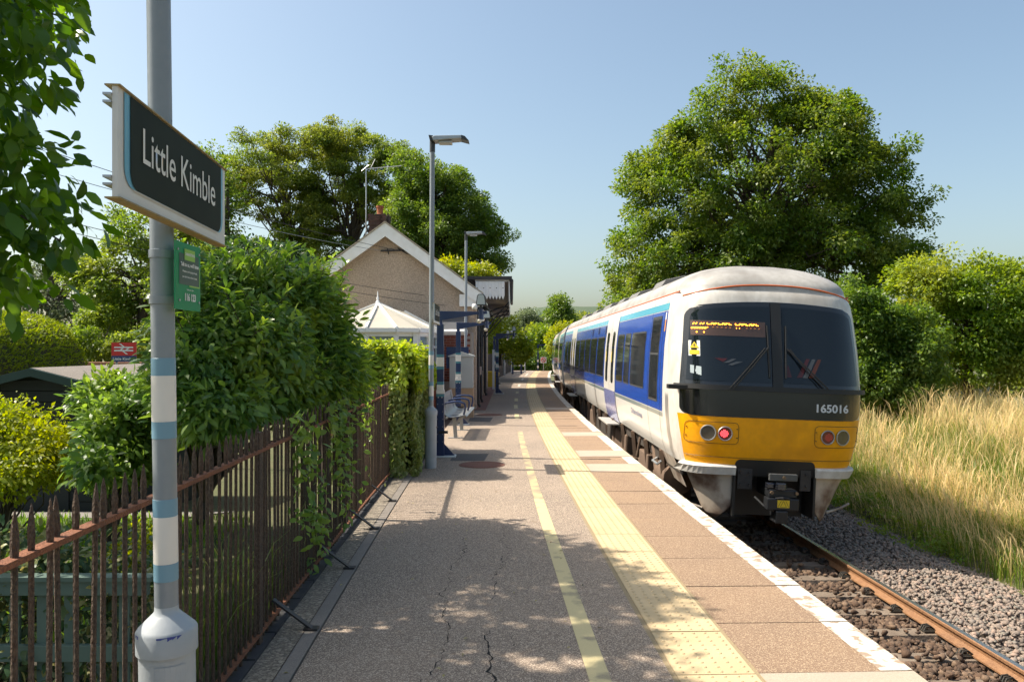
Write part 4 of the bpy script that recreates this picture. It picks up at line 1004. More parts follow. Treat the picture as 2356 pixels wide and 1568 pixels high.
mb = MB(); mb.box(-.03, .03, 0, .04, 0, .65); mb.obj('post', galv_m, f3); mb = MB(); mb.box(-.25, .25, -.02, 0, .65, 1.15); mb.obj('plate', paper_m, f3)
mb = MB(); mb.tube([(.17 * math.cos(t), -.03, .9 + .17 * math.sin(t)) for t in np.linspace(0, 6.283, 17)], .03, 6); mb.bar((-.12, -.03, 1.02), (.12, -.03, .78), .02, .05); mb.obj('red_ring', pmat('signal red', (.55, .022, .02), .4), f3)
df = thing('timber_fence', 'dark close-boarded timber fence behind the far masts', 'fence', (-2.4, 35.0, 0))
x0 = Vector((-2.4 + 2.4, 0, 0))
nb = 150
bdm = MB(); bdm.box(-.01, .01, .005, .165, -.3, 1.55); bdmm = bdm.mesh('board', pmat('dark fence boards', (.05, .035, .026), .9, var=(.03, .022, .018), var_scale=4))
for i in range(180):
    Y = 35.0 + i * .17; X = -2.15 + C(Y) - .0
    link('board', bdmm, df, loc=(X + 2.4, Y - 35, rng.normal() * .01), rot=(0, 0, -head(Y)))
# ------------------------------------------------------------------ train
tw_m = pmat('train white paint', (0.74, 0.725, 0.69), 0.28, coat=0.5, var=(0.62, 0.59, 0.53), var_scale=1.3, var_amt=0.6, stretch=(1, .25, 1))
tfront_m = pmat('weathered white front', (0.60, 0.575, 0.53), 0.38, coat=0.12, var=(0.22, 0.185, 0.15), var_scale=2.0, var_amt=0.8, detail=9, thr=(.46, .70), stretch=(1, 1, .45), speck=(.42, .39, .34), speck_scale=18, speck_amt=.5)
troof_m = pmat('sooty white roof', (0.40, 0.385, 0.36), 0.5, coat=0.05, var=(0.16, 0.14, 0.12), var_scale=1.6, var_amt=0.85, detail=9, thr=(.44, .70), speck=(.25, .23, .2), speck_scale=14, speck_amt=.4)
tblue_m = pmat('train blue paint', (0.012, 0.075, 0.42), 0.2, coat=0.6)
tlight_m = pmat('train light blue', (0.10, 0.42, 0.58), 0.25, coat=0.5)
tgrey_m = pmat('train grey line', (0.17, 0.22, 0.23), 0.3, coat=0.4)
tlilac_m = pmat('lower door reflection blue', (0.20, 0.22, 0.45), 0.22, coat=0.5)  # blue-violet reflection in the lower doors, put in as flat colour
tyel_m = pmat('warning yellow paint', (0.86, 0.37, 0.002), 0.32, spec=0.3, coat=0.12, var=(0.50, 0.20, 0.006), var_scale=2.2, var_amt=0.75, detail=10, thr=(.46, .72), speck=(.70, .30, .01), speck_scale=22, speck_amt=.4)
tblk_m = pmat('gloss black', (0.012, 0.013, 0.015), 0.18, coat=0.4)
rub_m = pmat('black rubber', (0.012, 0.012, 0.012), 0.55)
glass_m = pmat('dark windscreen glass', (0.008, 0.012, 0.016), 0.03, spec=0.45)
win_m = pmat('dark window glass', (0.020, 0.024, 0.026), 0.05, spec=0.8)
under_m = pmat('grimy underframe', (0.035, 0.028, 0.022), 0.85, var=(0.075, 0.055, 0.04), var_scale=5)
brownund_m = pmat('brake dust brown', (0.16, 0.105, 0.07), 0.9, var=(0.09, 0.06, 0.045), var_scale=6)
orange_m = pmat('orange cantrail stripe', (0.50, 0.105, 0.02), 0.45)
skirt_m = pmat('dirty skirt', (0.50, 0.43, 0.35), 0.6, var=(0.12, 0.06, 0.035), var_scale=2.6, var_amt=0.92, detail=8, thr=(.45, .66))
led_m = pmat('amber led', (0.05, 0.02, 0.0), 0.5, emit=(1.0, 0.30, 0.02), emit_s=7.0)
ledback_m = pmat('display back', (0.075, 0.045, 0.035), 0.35)
red_on = pmat('red led', (0.3, 0.01, 0.01), 0.4, emit=(1.0, 0.04, 0.05), emit_s=5.0)
red_off = pmat('red lens', (0.15, 0.035, 0.025), 0.2, var=(.22, .06, .04), var_scale=40)
lens_m = pmat('clear lens over dark lamp', (0.055, 0.05, 0.04), 0.12, coat=0.8, var=(0.09, 0.085, 0.07), var_scale=20)
_W = [(-1.0, .78), (-.6, .86), (0, 1.13), (.17, 1.215), (.3, 1.265), (.55, 1.315), (.81, 1.345), (1.2, 1.36), (1.8, 1.35), (2.3, 1.31), (2.46, 1.285), (2.56, 1.25), (2.62, 1.215)]
_F = [(-1.0, .12), (0, .07), (.17, .04), (.5, .0), (.85, .0), (1.25, .02), (2.45, .30), (2.56, .34), (2.62, .38)]
def TW(z):
    if z <= 2.62: return float(np.interp(z, [a for a, b in _W], [b for a, b in _W]))
    t = math.asin(min(1, (z - 2.62) / .45)); return 1.215 * max(0.02, math.cos(t)) ** 0.9
def TF(z):
    if z <= 2.62: return float(np.interp(z, [a for a, b in _F], [b for a, b in _F]))
    t = math.asin(min(1, (z - 2.62) / .45)); return .38 + 1.15 * (1 - math.cos(t))
def TD(l, z):
    w = TW(z); q = min(1.0, abs(l) / w)
    return .75 * (1 - (1 - q ** 5) ** .45)
def S0(l, z): return Vector((l, TF(z) + TD(l, z), z))
def S(l, z, off=0.0):
    p_ = S0(l, z)
    if off == 0: return p_
    e = .004; w = TW(z); l0 = max(-w * .985, min(w * .985, l))
    dl = S0(l0 + e, z) - S0(l0 - e, z); dz = S0(l0, z + e) - S0(l0, z - e)
    n_ = dl.cross(dz).normalized()
    if n_.y > 0: n_ = -n_
    return p_ + n_ * off
XC, YF = 3.58, 10.85
train = thing('train', 'blue and white diesel passenger train with yellow front standing at the platform', 'train', (XC, YF, 0)); train.rotation_euler = (0, R(2.3), .004)
# cab carriage shell: rings of equal point count
zs = [.17, .24, .3, .42, .55, .68, .81, .95, 1.1, 1.25, 1.5, 1.8, 2.1, 2.3, 2.46, 2.52, 2.56, 2.60, 2.62] + [2.62 + .45 * math.sin(t * math.pi / 2) for t in (.08, .16, .25, .35, .45, .56, .67, .78, .88, .95, 1.0)]
tt = np.linspace(-1, 1, 57); lf = np.sign(tt) * (1 - (1 - np.abs(tt)) ** 1.9)
rear = [22.9, 16, 9, 5, 3, 2.0, 1.75, 1.55]
mb = MB()
ring = [('L', d) for d in rear] + [('F', q) for q in lf] + [('R', d) for d in reversed(rear)]
def ringpt(k, z):
    t, q = ring[int(k)]; w = TW(z)
    if t == 'F': return (q * w, TF(z) + .75 * (1 - (1 - min(1, abs(q)) ** 5) ** .45), z)
    return ((-w if t == 'L' else w), max(q, TF(z) + .75 + .002 * (rear.index(q) == 7)), z)
nr = len(ring)
mb.grid(lambda k, z: ringpt(k, z), list(range(nr)), zs, mi=lambda k, z: (2 if z >= 2.62 else (1 if ring[int(k)][0] == 'F' else 0)))
shell = mb.obj('carriage', [tw_m, tfront_m, troof_m], train, smooth=50)
mb = MB(); mb.poly([ringpt(k, .172) for k in range(nr)]); mb.poly([ringpt(0, z) for z in zs] + [ringpt(nr - 1, z) for z in reversed(zs)]); mb.obj('underside', under_m, shell)
def front(name, l0, l1, zb, zt, off, mat, nl=24, nv=14, parent=train, smooth=60):
    """Panel lying on the curved cab front; l0, l1 are functions of v in 0..1 and zb, zt functions of l."""
    m_ = MB()
    def fn(u, v):
        a_, b_ = l0(v), l1(v); l = a_ + (b_ - a_) * u
        return S(l, zb(l) + (zt(l) - zb(l)) * v, off)
    m_.grid(fn, list(np.linspace(0, 1, nl)), list(np.linspace(0, 1, nv)))
    return m_.obj(name, mat, parent, smooth=smooth)
def rnd_lim(base, r, c, top=True):
    def f(v):
        q = v if top else 1 - v
        return base(v) - (r * (1 - math.sqrt(max(0, 1 - ((q - (1 - c)) / c) ** 2))) if q > 1 - c else 0)
    return f
lm = rnd_lim(lambda v: 1.275 - .075 * v, .17, .13)
front('windscreen_surround', lambda v: -(lm(v) + .0), lambda v: lm(v) - .06, lambda l: 1.265, lambda l: 2.455 - .09 * (l / 1.2) ** 2, .005, tblk_m, 44, 30)
g1 = rnd_lim(lambda v: 1.205 - .07 * v, .09, .1)
front('windscreen', lambda v: -g1(v), lambda v: -.085, lambda l: 1.335, lambda l: 2.385 - .085 * (l / 1.2) ** 2, .012, glass_m, 26, 20)
front('windscreen', lambda v: .085, lambda v: g1(v) - .055, lambda l: 1.335, lambda l: 2.385 - .085 * (l / 1.2) ** 2, .012, glass_m, 26, 20)
front('centre_pillar', lambda v: -.07, lambda v: .07, lambda l: 1.27, lambda l: 2.44, .02, rub_m, 3, 8)
yl_ = lambda v: 1.135 + (1.285 - 1.135) * v ** .7
front('yellow_front', lambda v: -yl_(v), lambda v: yl_(v) - .045, lambda l: .175, lambda l: .862, .004, tyel_m, 50, 10)
bl_ = rnd_lim(lambda v: 1.262 + .012 * v, .13, .28, top=False)
nose = front('nose_panel', lambda v: -bl_(v), lambda v: bl_(v) - .045, lambda l: .852, lambda l: 1.225, .009, tblk_m, 44, 16)
def ring_line(pts2, off, r, mat, name, parent=train, closed=True):
    pp = list(pts2) + ([pts2[0]] if closed else []); q = []
    for (a0_, b0_), (a1_, b1_) in zip(pp[:-1], pp[1:]):
        k_ = max(1, int(math.hypot(a1_ - a0_, b1_ - b0_) / .03))
        q += [S(a0_ + (a1_ - a0_) * t / k_, b0_ + (b1_ - b0_) * t / k_, off) for t in range(k_)]
    q.append(S(*pp[-1], off))
    m_ = MB(); m_.tube(q, r, 5, caps=not closed); return m_.obj(name, mat, parent, smooth=60)
ring_line([(x, .30) for x in np.linspace(-1.17, 1.17, 49)], .009, .003, rub_m, 'panel_seam', closed=False)
def rrect(a0, a1, b0, b1, r, n=6):
    o_ = []
    for cx, cz, t0 in ((a1 - r, b1 - r, 0), (a0 + r, b1 - r, 90), (a0 + r, b0 + r, 180), (a1 - r, b0 + r, 270)):
        for t in np.linspace(t0, t0 + 90, n): o_.append((cx + r * math.cos(R(t)), cz + r * math.sin(R(t))))
    return o_
for s in (-1, 1):
    a0, a1 = sorted((s * .52, s * 1.20))
    ring_line(rrect(a0, a1, .485, .775, .06), .009, .0030, rub_m, 'lamp_panel_seam')
    for (l, r, kind) in ((s * .92, .102, 'head'), (s * .70, .092, 'tail')):
        c0 = S(l, .625, .006)
        nrm = (S(l, .625, .05) - S(l, .625, 0)).normalized()
        q = nrm.to_track_quat('Z', 'Y').to_matrix()
        def disc(rad, off_, m_, n_=24):
            ctr = c0 + nrm * off_
            m_.poly([ctr + q @ Vector((rad * math.cos(t), rad * math.sin(t), 0)) for t in np.linspace(0, 2 * math.pi, n_, endpoint=False)])
        m_ = MB(); disc(r, .004, m_); nm = 'headlight' if kind == 'head' else 'tail_light'
        lo = m_.obj(nm, lens_m if kind == 'head' else red_off, train)
        m_ = MB(); m_.tube([c0 + nrm * .006 + q @ Vector((r * math.cos(t), r * math.sin(t), 0)) for t in np.linspace(0, 2 * math.pi, 29)], .009, 6); m_.obj('bezel', alu_m, lo, smooth=60)
        if kind == 'tail':
            m_ = MB()
            for ry_ in range(-3, 4):
                for rx_ in range(-3, 4):
                    xx = (rx_ + (ry_ % 2) * .5) * .017; zz_ = ry_ * .0155
                    if xx * xx + zz_ * zz_ < .052 ** 2:
                        ct = c0 + nrm * .007 + q @ Vector((xx + s * .012, zz_, 0))
                        m_.poly([ct + q @ Vector((.0062 * math.cos(t), .0062 * math.sin(t), 0)) for t in np.linspace(0, 2 * math.pi, 6, endpoint=False)])
            m_.obj('led_cluster', red_on if s < 0 else pmat('weak red led', (.3, .05, .04), .4, emit=(1, .08, .05), emit_s=.12), lo)
    m_ = MB()
    for l in (a0 + .02, a1 - .02):
        for z in (.57, .69):
            c0 = S(l, z, .008); m_.lathe([(.011, -.004), (.011, .004)], 8, c0)
    m_.obj('panel_screw', rub_m, train)
# shelf beam under the windscreen
m_ = MB(); cs = [(.0, 1.215), (.055, 1.215), (.055, 1.272), (.0, 1.272), (.0, 1.215)]
ls_ = list(np.linspace(-1.30, 1.30, 41))
m_.grid(lambda l, k: S(l, cs[int(k)][1], cs[int(k)][0] + .004), ls_, [0, 1, 2, 3, 4]); m_.obj('shelf_beam', rub_m, train, smooth=40)
m_ = MB(); m_.box(-1.47, -1.05, .16, .30, 1.20, 1.262); m_.obj('grab_bar', rub_m, train, bevel=.008)
# brow stripe
ring_line([(x, 2.70 - .17 * (abs(x) / 1.2) ** 2.2) for x in np.linspace(-1.2, 1.2, 41)], .003, .011, orange_m, 'brow_stripe', closed=False)
# unit number
me = text_fit('165016', .46, .115, .03); map_verts(me, lambda x, y: S(.53 + x, .96 + y, .013)); me.materials.clear(); me.materials.append(pmat('number grey', (.58, .60, .62), .4)); link('unit_number', me, nose)
# wipers
for s in (-1, 1):
    m_ = MB()
    a_ = S(s * .13, 1.80, .05); b_ = S(s * .62, 1.24, .07)
    if s > 0: b_ = S(.66, 1.27, .07)
    m_.tube([b_, b_.lerp(a_, .5) + Vector((0, -.02, 0)), a_], .011, 6); m_.tube([b_ + Vector((-.05, 0, 0)), b_.lerp(a_, .5) + Vector((-.045, -.02, .0)), a_ + Vector((-.04 * -s, 0, 0))], .008, 6)
    wa = m_.obj('wiper', rub_m, train, smooth=60)
    m_ = MB(); m_.tube([S(s * .13, 2.12, .028), S(s * .12, 1.80, .035), S(s * .11, 1.40, .028)], .012, 6); m_.obj('blade', rub_m, wa, smooth=60)
# destination display
front('destination_display', lambda v: -1.14, lambda v: -.15, lambda l: 1.955, lambda l: 2.165, .015, ledback_m, 16, 3)
m_ = MB()
def led(x0, y0, x1, y1, w=.010):
    def cv(x, y): return (-1.13 + (x - 320) / 760 * .98, 2.165 - (y - 735) / 175 * .21)
    (a0, b0), (a1, b1) = cv(x0, y0), cv(x1, y1)
    m_.bar(S(a0, b0, .019), S(a1, b1, .019), w, .004, up=(0, 1, 0))
for x in (335, 360, 402, 427): led(x, 782, x + 16, 765)
for x0, n_ in ((470, 7), (760, 7)):
    for i in range(n_):
        x = x0 + i * 37
        if i % 3 == 0: led(x, 764, x + 3, 780); led(x + 3, 780, x + 26, 780, .007)
        elif i % 3 == 1: led(x, 782, x + 10, 767); led(x + 10, 767, x + 24, 767); led(x + 24, 767, x + 28, 782)
        else: led(x + 2, 768, x + 24, 768); led(x + 4, 782, x + 2, 768)
for x in range(322, 455, 24): led(x, 828, x + 20, 822, .018)
for x in (368, 436): led(x, 880, x + 4, 868, .016)
for x in (472, 768, 800): led(x, 818, x + 6, 816)
m_.obj('display_text', led_m, train)
m_ = MB()
for x in range(520, 1020, 44):
    if not 720 < x < 830: led(x, 813, x + 16, 813, .004)
m_.obj('display_text', pmat('dim amber led', (.2, .08, .03), .5, emit=(1, .35, .08), emit_s=.8), train)
# stickers
def stick(name, pts_, mat, off=.017):
    mm = MB(); mm.poly([S(a, b, off) for a, b in pts_]); return mm.obj(name, mat, train)
stick('warning_sticker', [(-1.165, 1.665), (-1.03, 1.665), (-1.03, 1.88), (-1.165, 1.88)], paper_m)
yst = pmat('sticker yellow', (.75, .52, .02), .5)
stick('warning_triangle', [(-1.152, 1.775), (-1.043, 1.775), (-1.0975, 1.862)], yst, .019); stick('warning_text_panel', [(-1.155, 1.685), (-1.04, 1.685), (-1.04, 1.745), (-1.155, 1.745)], yst, .019)
stick('bolt_symbol', [(-1.105, 1.785), (-1.085, 1.812), (-1.098, 1.812), (-1.088, 1.84), (-1.112, 1.81), (-1.098, 1.81)], rub_m, .021)
stick('cab_paper', [(-1.15, 1.43), (-1.02, 1.40), (-1.02, 1.52), (-1.15, 1.54)], pmat('cab paper', (.38, .45, .47), .6))
dimred = pmat('dim red patch', (.06, .010, .009), .2); dimw = pmat('dim white patch', (.065, .07, .075), .2); dimo = pmat('dim orange patch', (.09, .022, .006), .2)  # dim coloured patches and slanted stripes laid flat on the windscreens
stick('glass_patch', [(-.85, 1.645), (-.68, 1.645), (-.74, 1.595)], dimred); stick('glass_patch', [(-.74, 1.585), (-.62, 1.645), (-.56, 1.645), (-.66, 1.59)], dimw); stick('glass_patch', [(-.68, 1.56), (-.56, 1.61), (-.47, 1.61), (-.62, 1.555)], dimw)
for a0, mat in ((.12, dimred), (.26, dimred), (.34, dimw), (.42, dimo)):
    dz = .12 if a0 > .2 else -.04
    stick('glass_stripe', [(a0, 1.42), (a0 + .07, 1.42), (a0 + .07 + dz, 1.68 if a0 > .2 else 1.58), (a0 + dz + .02, 1.68 if a0 > .2 else 1.58)], mat)
# bumper strips, skirts and recess
bump_m = pmat('scuffed white bumper', (.60, .59, .56), .45, var=(.35, .32, .28), var_scale=9)
for l0_, l1_ in ((-1.17, -.54), (.55, 1.18)):
    m_ = MB(); cs2 = [(.0, .085), (.085, .085), (.085, .185), (.07, .20), (.0, .20), (0, .085)]
    m_.grid(lambda l, k: S(l, cs2[int(k)][1], cs2[int(k)][0]), list(np.linspace(l0_, l1_, 14)), list(range(6)))
    m_.poly([S(l0_, b, a) for a, b in cs2[:5]]); m_.poly([S(l1_, b, a) for a, b in cs2[:5]]); m_.obj('bumper_strip', bump_m, train)
def skirt(s):
    m_ = MB()
    def fn(u, v):
        z = .16 - v * .72
        li = .545 if v < .72 else .545 + (v - .72) / .28 * .17; lo_ = 1.16 - v * .34
        return S(s * (li + (lo_ - li) * u), z, .01)
    m_.grid(fn, list(np.linspace(0, 1, 12)), list(np.linspace(0, 1, 12))); o = m_.obj('skirt', skirt_m, train, smooth=60)
    md = o.modifiers.new('thick', 'SOLIDIFY'); md.thickness = .02
    m_ = MB(); m_.tube([S(s * .86, -.46, .02), S(s * .86, -.46, .02) + Vector((s * .22, .05, .06)), S(s * .86, -.46, .02) + Vector((s * .36, .1, .12))], .018, 6); m_.obj('lifeguard_rod', skirt_m, train)
    # skirt return along the side
    m_ = MB(); m_.grid(lambda y, z: (s * (TW(z) + .002), y, z), [.78, 1.2, 1.7, 2.0], [.17, -.05, -.25]); m_.obj('side_skirt', skirt_m, train)
skirt(-1); skirt(1)
m_ = MB()
m_.poly([S(a, b, .012) for a, b in [(-.54, .06), (.55, .06)] + [(x, z) for x, z in rrect(-.54, .55, -.2, .282, .07) if z > .1]])
m_.obj('recess_shade_panel', rub_m, train)  # flat black panel on the nose, painting in the recess's dark opening
m_ = MB(); m_.box(-.54, .55, .45, .55, -.55, .2); m_.box(-.56, -.53, .02, .6, -.5, .19); m_.box(.54, .57, .02, .6, -.5, .19); m_.obj('recess_backing', rub_m, train)
for x in (-.46, -.34, .44):
    for z in (.10, -.06):
        m_ = MB(); m_.tube([(x, .03, z), (x, .0, z)], .016, 8); m_.obj('recess_bolt', blackiron_m, train)
for a_, b_ in ((-.50, -.30), (.36, .50)):
    m_ = MB(); m_.box(a_, b_, .03, .06, -.12, .16); m_.obj('recess_plate', blackiron_m, train)
cp_m = pmat('coupler steel', (.03, .032, .036), .38, metal=.5); 
m_ = MB(); m_.box(-.10, .10, -.20, .5, -.22, -.02); m_.box(-.20, .22, -.34, -.16, -.33, -.17); m_.box(-.17, .20, -.30, -.10, -.17, -.06); m_.box(-.09, .07, -.36, -.1, -.50, -.33); coup = m_.obj('coupler', cp_m, train, bevel=.015)
m_ = MB(); m_.box(-.17, .20, -.30, -.24, .055, .145); m_.obj('contact_plate', pmat('dull zinc', (.12, .125, .125), .5, metal=.5, var=(.07, .07, .07), var_scale=20), coup, bevel=.006)
m_ = MB(); m_.tube([(.02, -.30, .10), (.02, -.32, .10)], .022, 10); m_.tube([(-.14, -.30, -.10), (-.14, -.33, -.10)], .022, 10); m_.tube([(.19, -.30, -.10), (.19, -.33, -.10)], .022, 10); m_.obj('pin', pmat('brass pin', (.2, .14, .09), .5, metal=.6), coup)
m_ = MB(); m_.box(-.09, .03, -.36, -.24, -.06, .035); m_.box(-.20, -.09, -.28, -.2, -.05, .02); m_.obj('latch_block', pmat('oiled steel', (.10, .11, .14), .15, metal=.9), coup, bevel=.01)
m_ = MB(); m_.tube([(-.1, -.33, -.17), (.0, -.36, -.155), (.05, -.36, -.16), (.1, -.33, -.17)], .012, 6); m_.tube([(-.3, -.1, -.2), (-.2, -.2, -.30), (-.05, -.28, -.36)], .018, 6); m_.obj('hose', rub_m, coup)
m_ = MB(); m_.poly([(-.07, -.3415, -.29), (.09, -.3415, -.29), (.09, -.3415, -.19), (-.07, -.3415, -.19)]); lab = m_.obj('warning_plate', yst, coup)
m_ = MB()
for a_, b_ in (((-.03, -.28), (.01, -.20)), ((.05, -.28), (.01, -.20)), ((-.03, -.28), (.05, -.28)), ((-.06, -.28), (-.02, -.20)), ((.08, -.28), (.04, -.20))):
    m_.bar((a_[0], -.343, a_[1]), (b_[0], -.343, b_[1]), .004, .002, up=(0, 1, 0))
m_.obj('warning_marks', rub_m, coup)
# ---- sides of both carriages
def rows(y0, y1, z0, z1, r, n=5, m=6):
    """Rows (z, ya, yb) of a rounded rectangle, so a panel can follow the curved body side."""
    o_ = []
    for t in np.linspace(0, 90, n): o_.append((z0 + r - r * math.cos(R(t)), r - r * math.sin(R(t))))
    for z in np.linspace(z0 + r, z1 - r, m)[1:-1]: o_.append((z, 0))
    for t in np.linspace(90, 0, n): o_.append((z1 - r + r * math.cos(R(t)), r - r * math.sin(R(t))))
    return [(z, y0 + i_, y1 - i_) for z, i_ in o_]
def side_panel(parent, name, s, y0, y1, z0, z1, off, mat, nz=10, rx=0.0, ny=2):
    m_ = MB()
    if rx:
        rw = rows(y0, y1, z0, z1, rx)
        m_.grid(lambda u, k: (s * (TW(rw[int(k)][0]) + off), rw[int(k)][1] + (rw[int(k)][2] - rw[int(k)][1]) * u, rw[int(k)][0]), [0, 1], list(range(len(rw))))
    else:
        m_.grid(lambda y, z: (s * (TW(z) + off), y, z), list(np.linspace(y0, y1, ny)), list(np.linspace(z0, z1, nz)))
    return m_.obj(name, mat, parent, smooth=60)
wframe_m = pmat('window rubber', (.045, .047, .05), .5)
def side_window(parent, s, y0, y1, z0, z1, name='window', rx=.05):
    side_panel(parent, 'window_seal', s, y0 - .03, y1 + .03, z0 - .03, z1 + .03, .0085, wframe_m, rx=rx + .02)
    return side_panel(parent, name, s, y0, y1, z0, z1, .012, win_m, rx=rx)
def door(parent, s, y0, y1):
    mid = (y0 + y1) / 2
    for a, b in ((y0, mid - .008), (mid + .008, y1)):
        side_panel(parent, 'door', s, a, b, .82, 2.50, .010, tw_m, 14); side_panel(parent, 'door_lower', s, a, b, .14, .82, .010, tlilac_m if b > mid else tlilac_m, 8)
        c = (a + b) / 2; side_panel(parent, 'door_window', s, c - .19, c + .19, 1.0, 2.14, .017, win_m, rx=.1)
        m_ = MB(); m_.poly([(s * (TW(q) + .0185), p_, q) for p_, q in rrect(c + .13, c + .19, 1.45, 1.7, .01, 2)]); m_.obj('door_sticker', yst, parent)
    side_panel(parent, 'door_gap', s, mid - .008, mid + .008, .2, 2.48, .006, rub_m, 10); side_panel(parent, 'door_gap', s, y0 - .012, y0, .16, 2.5, .009, rub_m, 10); side_panel(parent, 'door_gap', s, y1, y1 + .012, .16, 2.5, .009, rub_m, 10)
    m_ = MB(); m_.box(s * 1.2 if s > 0 else -1.47, s * 1.47 if s > 0 else -1.2, y0 + .1, y1 - .1, .085, .115); m_.obj('step_board', pmat('step board', (.36, .34, .30), .7), parent)
def livery(car, y0, y1, doors, windows, cab=False):
    for s in (-1, 1):
        side_panel(car, 'blue_band', s, y0, y1, .815, 2.33, .004, tblue_m, 16, ny=12); side_panel(car, 'light_blue_band', s, y0, y1, 2.345, 2.455, .004, tlight_m, 4, ny=12)
        side_panel(car, 'grey_band', s, y0, y1, .735, .80, .004, tgrey_m, 3, ny=12)
        for a, b in doors: door(car, s, a, b)
        for a, b in windows: side_window(car, s, a, b, 1.10, 2.03, rx=.05)
        m_ = MB(); m_.tube([(s * (TW(2.60) + .002), a, 2.60) for a in (.8 if cab else .05, 4, 9, 15, 22.85)], .013, 5); m_.obj('cantrail_stripe', orange_m, car)
D1, D2 = (6.5, 8.45), (17.1, 19.05)
wins = [(2.85, 4.35), (4.55, 5.2), (5.4, 6.3), (8.7, 10.15), (10.4, 11.9), (12.1, 13.5), (13.72, 15.2), (15.42, 16.85), (19.3, 20.6), (20.85, 22.2)]
livery(shell, 1.16, 22.88, [D1, D2], wins, True)
for s in (-1, 1):
    side_panel(shell, 'cab_door_seam', s, 1.36, 1.375, .1, 2.5, .007, rub_m, 12); side_panel(shell, 'cab_door_seam', s, 2.42, 2.435, .1, 2.5, .007, rub_m, 12)
    m_ = MB(); m_.grid(lambda y, z: (s * (TW(z) + .0095), y, z), [1.56, 2.32], list(np.linspace(.93, 2.27, 8))); m_.obj('window_seal', wframe_m, shell)
    m_ = MB(); m_.grid(lambda y, z: (s * (TW(z) + .013), y, z), [1.60, 2.28], list(np.linspace(1.70, 2.24, 6))); m_.obj('cab_door_window', win_m, shell)
    m_ = MB(); m_.grid(lambda y, z: (s * (TW(z) + .013), y, z), [1.60, 2.28], list(np.linspace(.97, 1.66, 6))); m_.obj('cab_door_window', win_m, shell)
    side_panel(shell, 'cab_label', s, 1.22, 1.29, 2.02, 2.2, .008, pmat('orange label', (.6, .25, .03), .5), 3); side_panel(shell, 'cab_label', s, 1.22, 1.29, 2.2, 2.31, .008, paper_m, 3)
    m_ = MB(); m_.tube([(s * 1.30, 1.3, .05), (s * 1.36, 1.3, .0), (s * 1.36, 1.7, .0), (s * 1.28, 1.75, .04)], .02, 6); m_.obj('cab_step', galv_m, shell)
me = text_fit('Chilternrailways', 1.25, .13, .02); map_verts(me, lambda x, y: (-(TW(.52 + y) + .006), 4.3 - x, .52 + y)); me.materials.clear(); me.materials.append(pmat('operator lettering', (.16, .18, .27), .4)); link('lettering', me, shell)
for d in (8.6, 10.1, 11.6):
    side_panel(shell, 'air_vent', -1, d, d + .16, 2.12, 2.32, .009, rub_m, 3)
# roof gear
for d, w_, h_ in ((3.6, .9, .10), (6.4, 1.2, .09), (8.6, .9, .08), (11.0, 1.6, .10), (14.5, 1.2, .08), (18, 1.5, .1)):
    m_ = MB(); m_.prism([(-.98, 2.85), (-.42, 2.98), (-.42, 2.98 + h_), (-.55, 3.02 + h_), (-.90, 2.93 + h_), (-.98, 2.90)], 'y', d, d + w_); m_.obj('roof_vent', pmat('grey roof vent', (.16, .155, .15), .7), shell, bevel=.01)
# underframe: bogies, wheels, tanks
def bogie(car, d):
    m_ = MB()
    for s in (-1, 1):
        m_.box(s * 1.02 - .06, s * 1.02 + .06, d - 1.5, d + 1.5, -.55, -.35); m_.box(s * 1.1 - .08, s * 1.1 + .08, d - .45, d + .45, -.42, -.1)
        for a in (-1.3, 1.3): m_.box(s * 1.08 - .1, s * 1.08 + .1, d + a - .18, d + a + .18, -.72, -.36); m_.tube([(s * 1.1, d + a * .75, -.3), (s * 1.1, d + a * .5, .1)], .06, 8)
    m_.box(-1.0, 1.0, d - .2, d + .2, -.5, -.2); m_.obj('bogie', brownund_m, car, bevel=.02)
    for a in (-1.3, 1.3):
        for s in (-1, 1):
            m_ = MB(); m_.tube([(s * .69, d + a, -.58), (s * .82, d + a, -.58)], .42, 24); m_.obj('wheel', under_m, car, smooth=40)
def underfr(car, y0=0):
    bogie(car, y0 + 3.6); bogie(car, y0 + 19.3)
    m_ = MB(); m_.box(-1.12, 1.12, y0 + .6, y0 + 22.8, -.05, .165); m_.obj('solebar', under_m, car)
    for a, b, z in ((6.0, 8.2, -.55), (8.6, 11.6, -.7), (12.0, 14.2, -.6), (14.6, 16.6, -.65)):
        m_ = MB(); m_.box(-1.15, 1.15, y0 + a, y0 + b, z, -.05); m_.obj('underfloor_box', brownund_m if a in (6.0, 12.0) else under_m, car, bevel=.04)
    for i in range(14):
        yy = y0 + 1.8 + i * 1.45; m_ = MB(); m_.bar((-1.2, yy, .16), (-1.12, yy + .1, -.35), .08, .06); m_.obj('underframe_bracket', brownund_m, car)
    m_ = MB(); m_.tube([(-.95, y0 + 1.65, -.28), (-.95, y0 + 2.5, -.28)], .24, 14); m_.obj('air_tank', brownund_m, car, smooth=50)
underfr(shell)
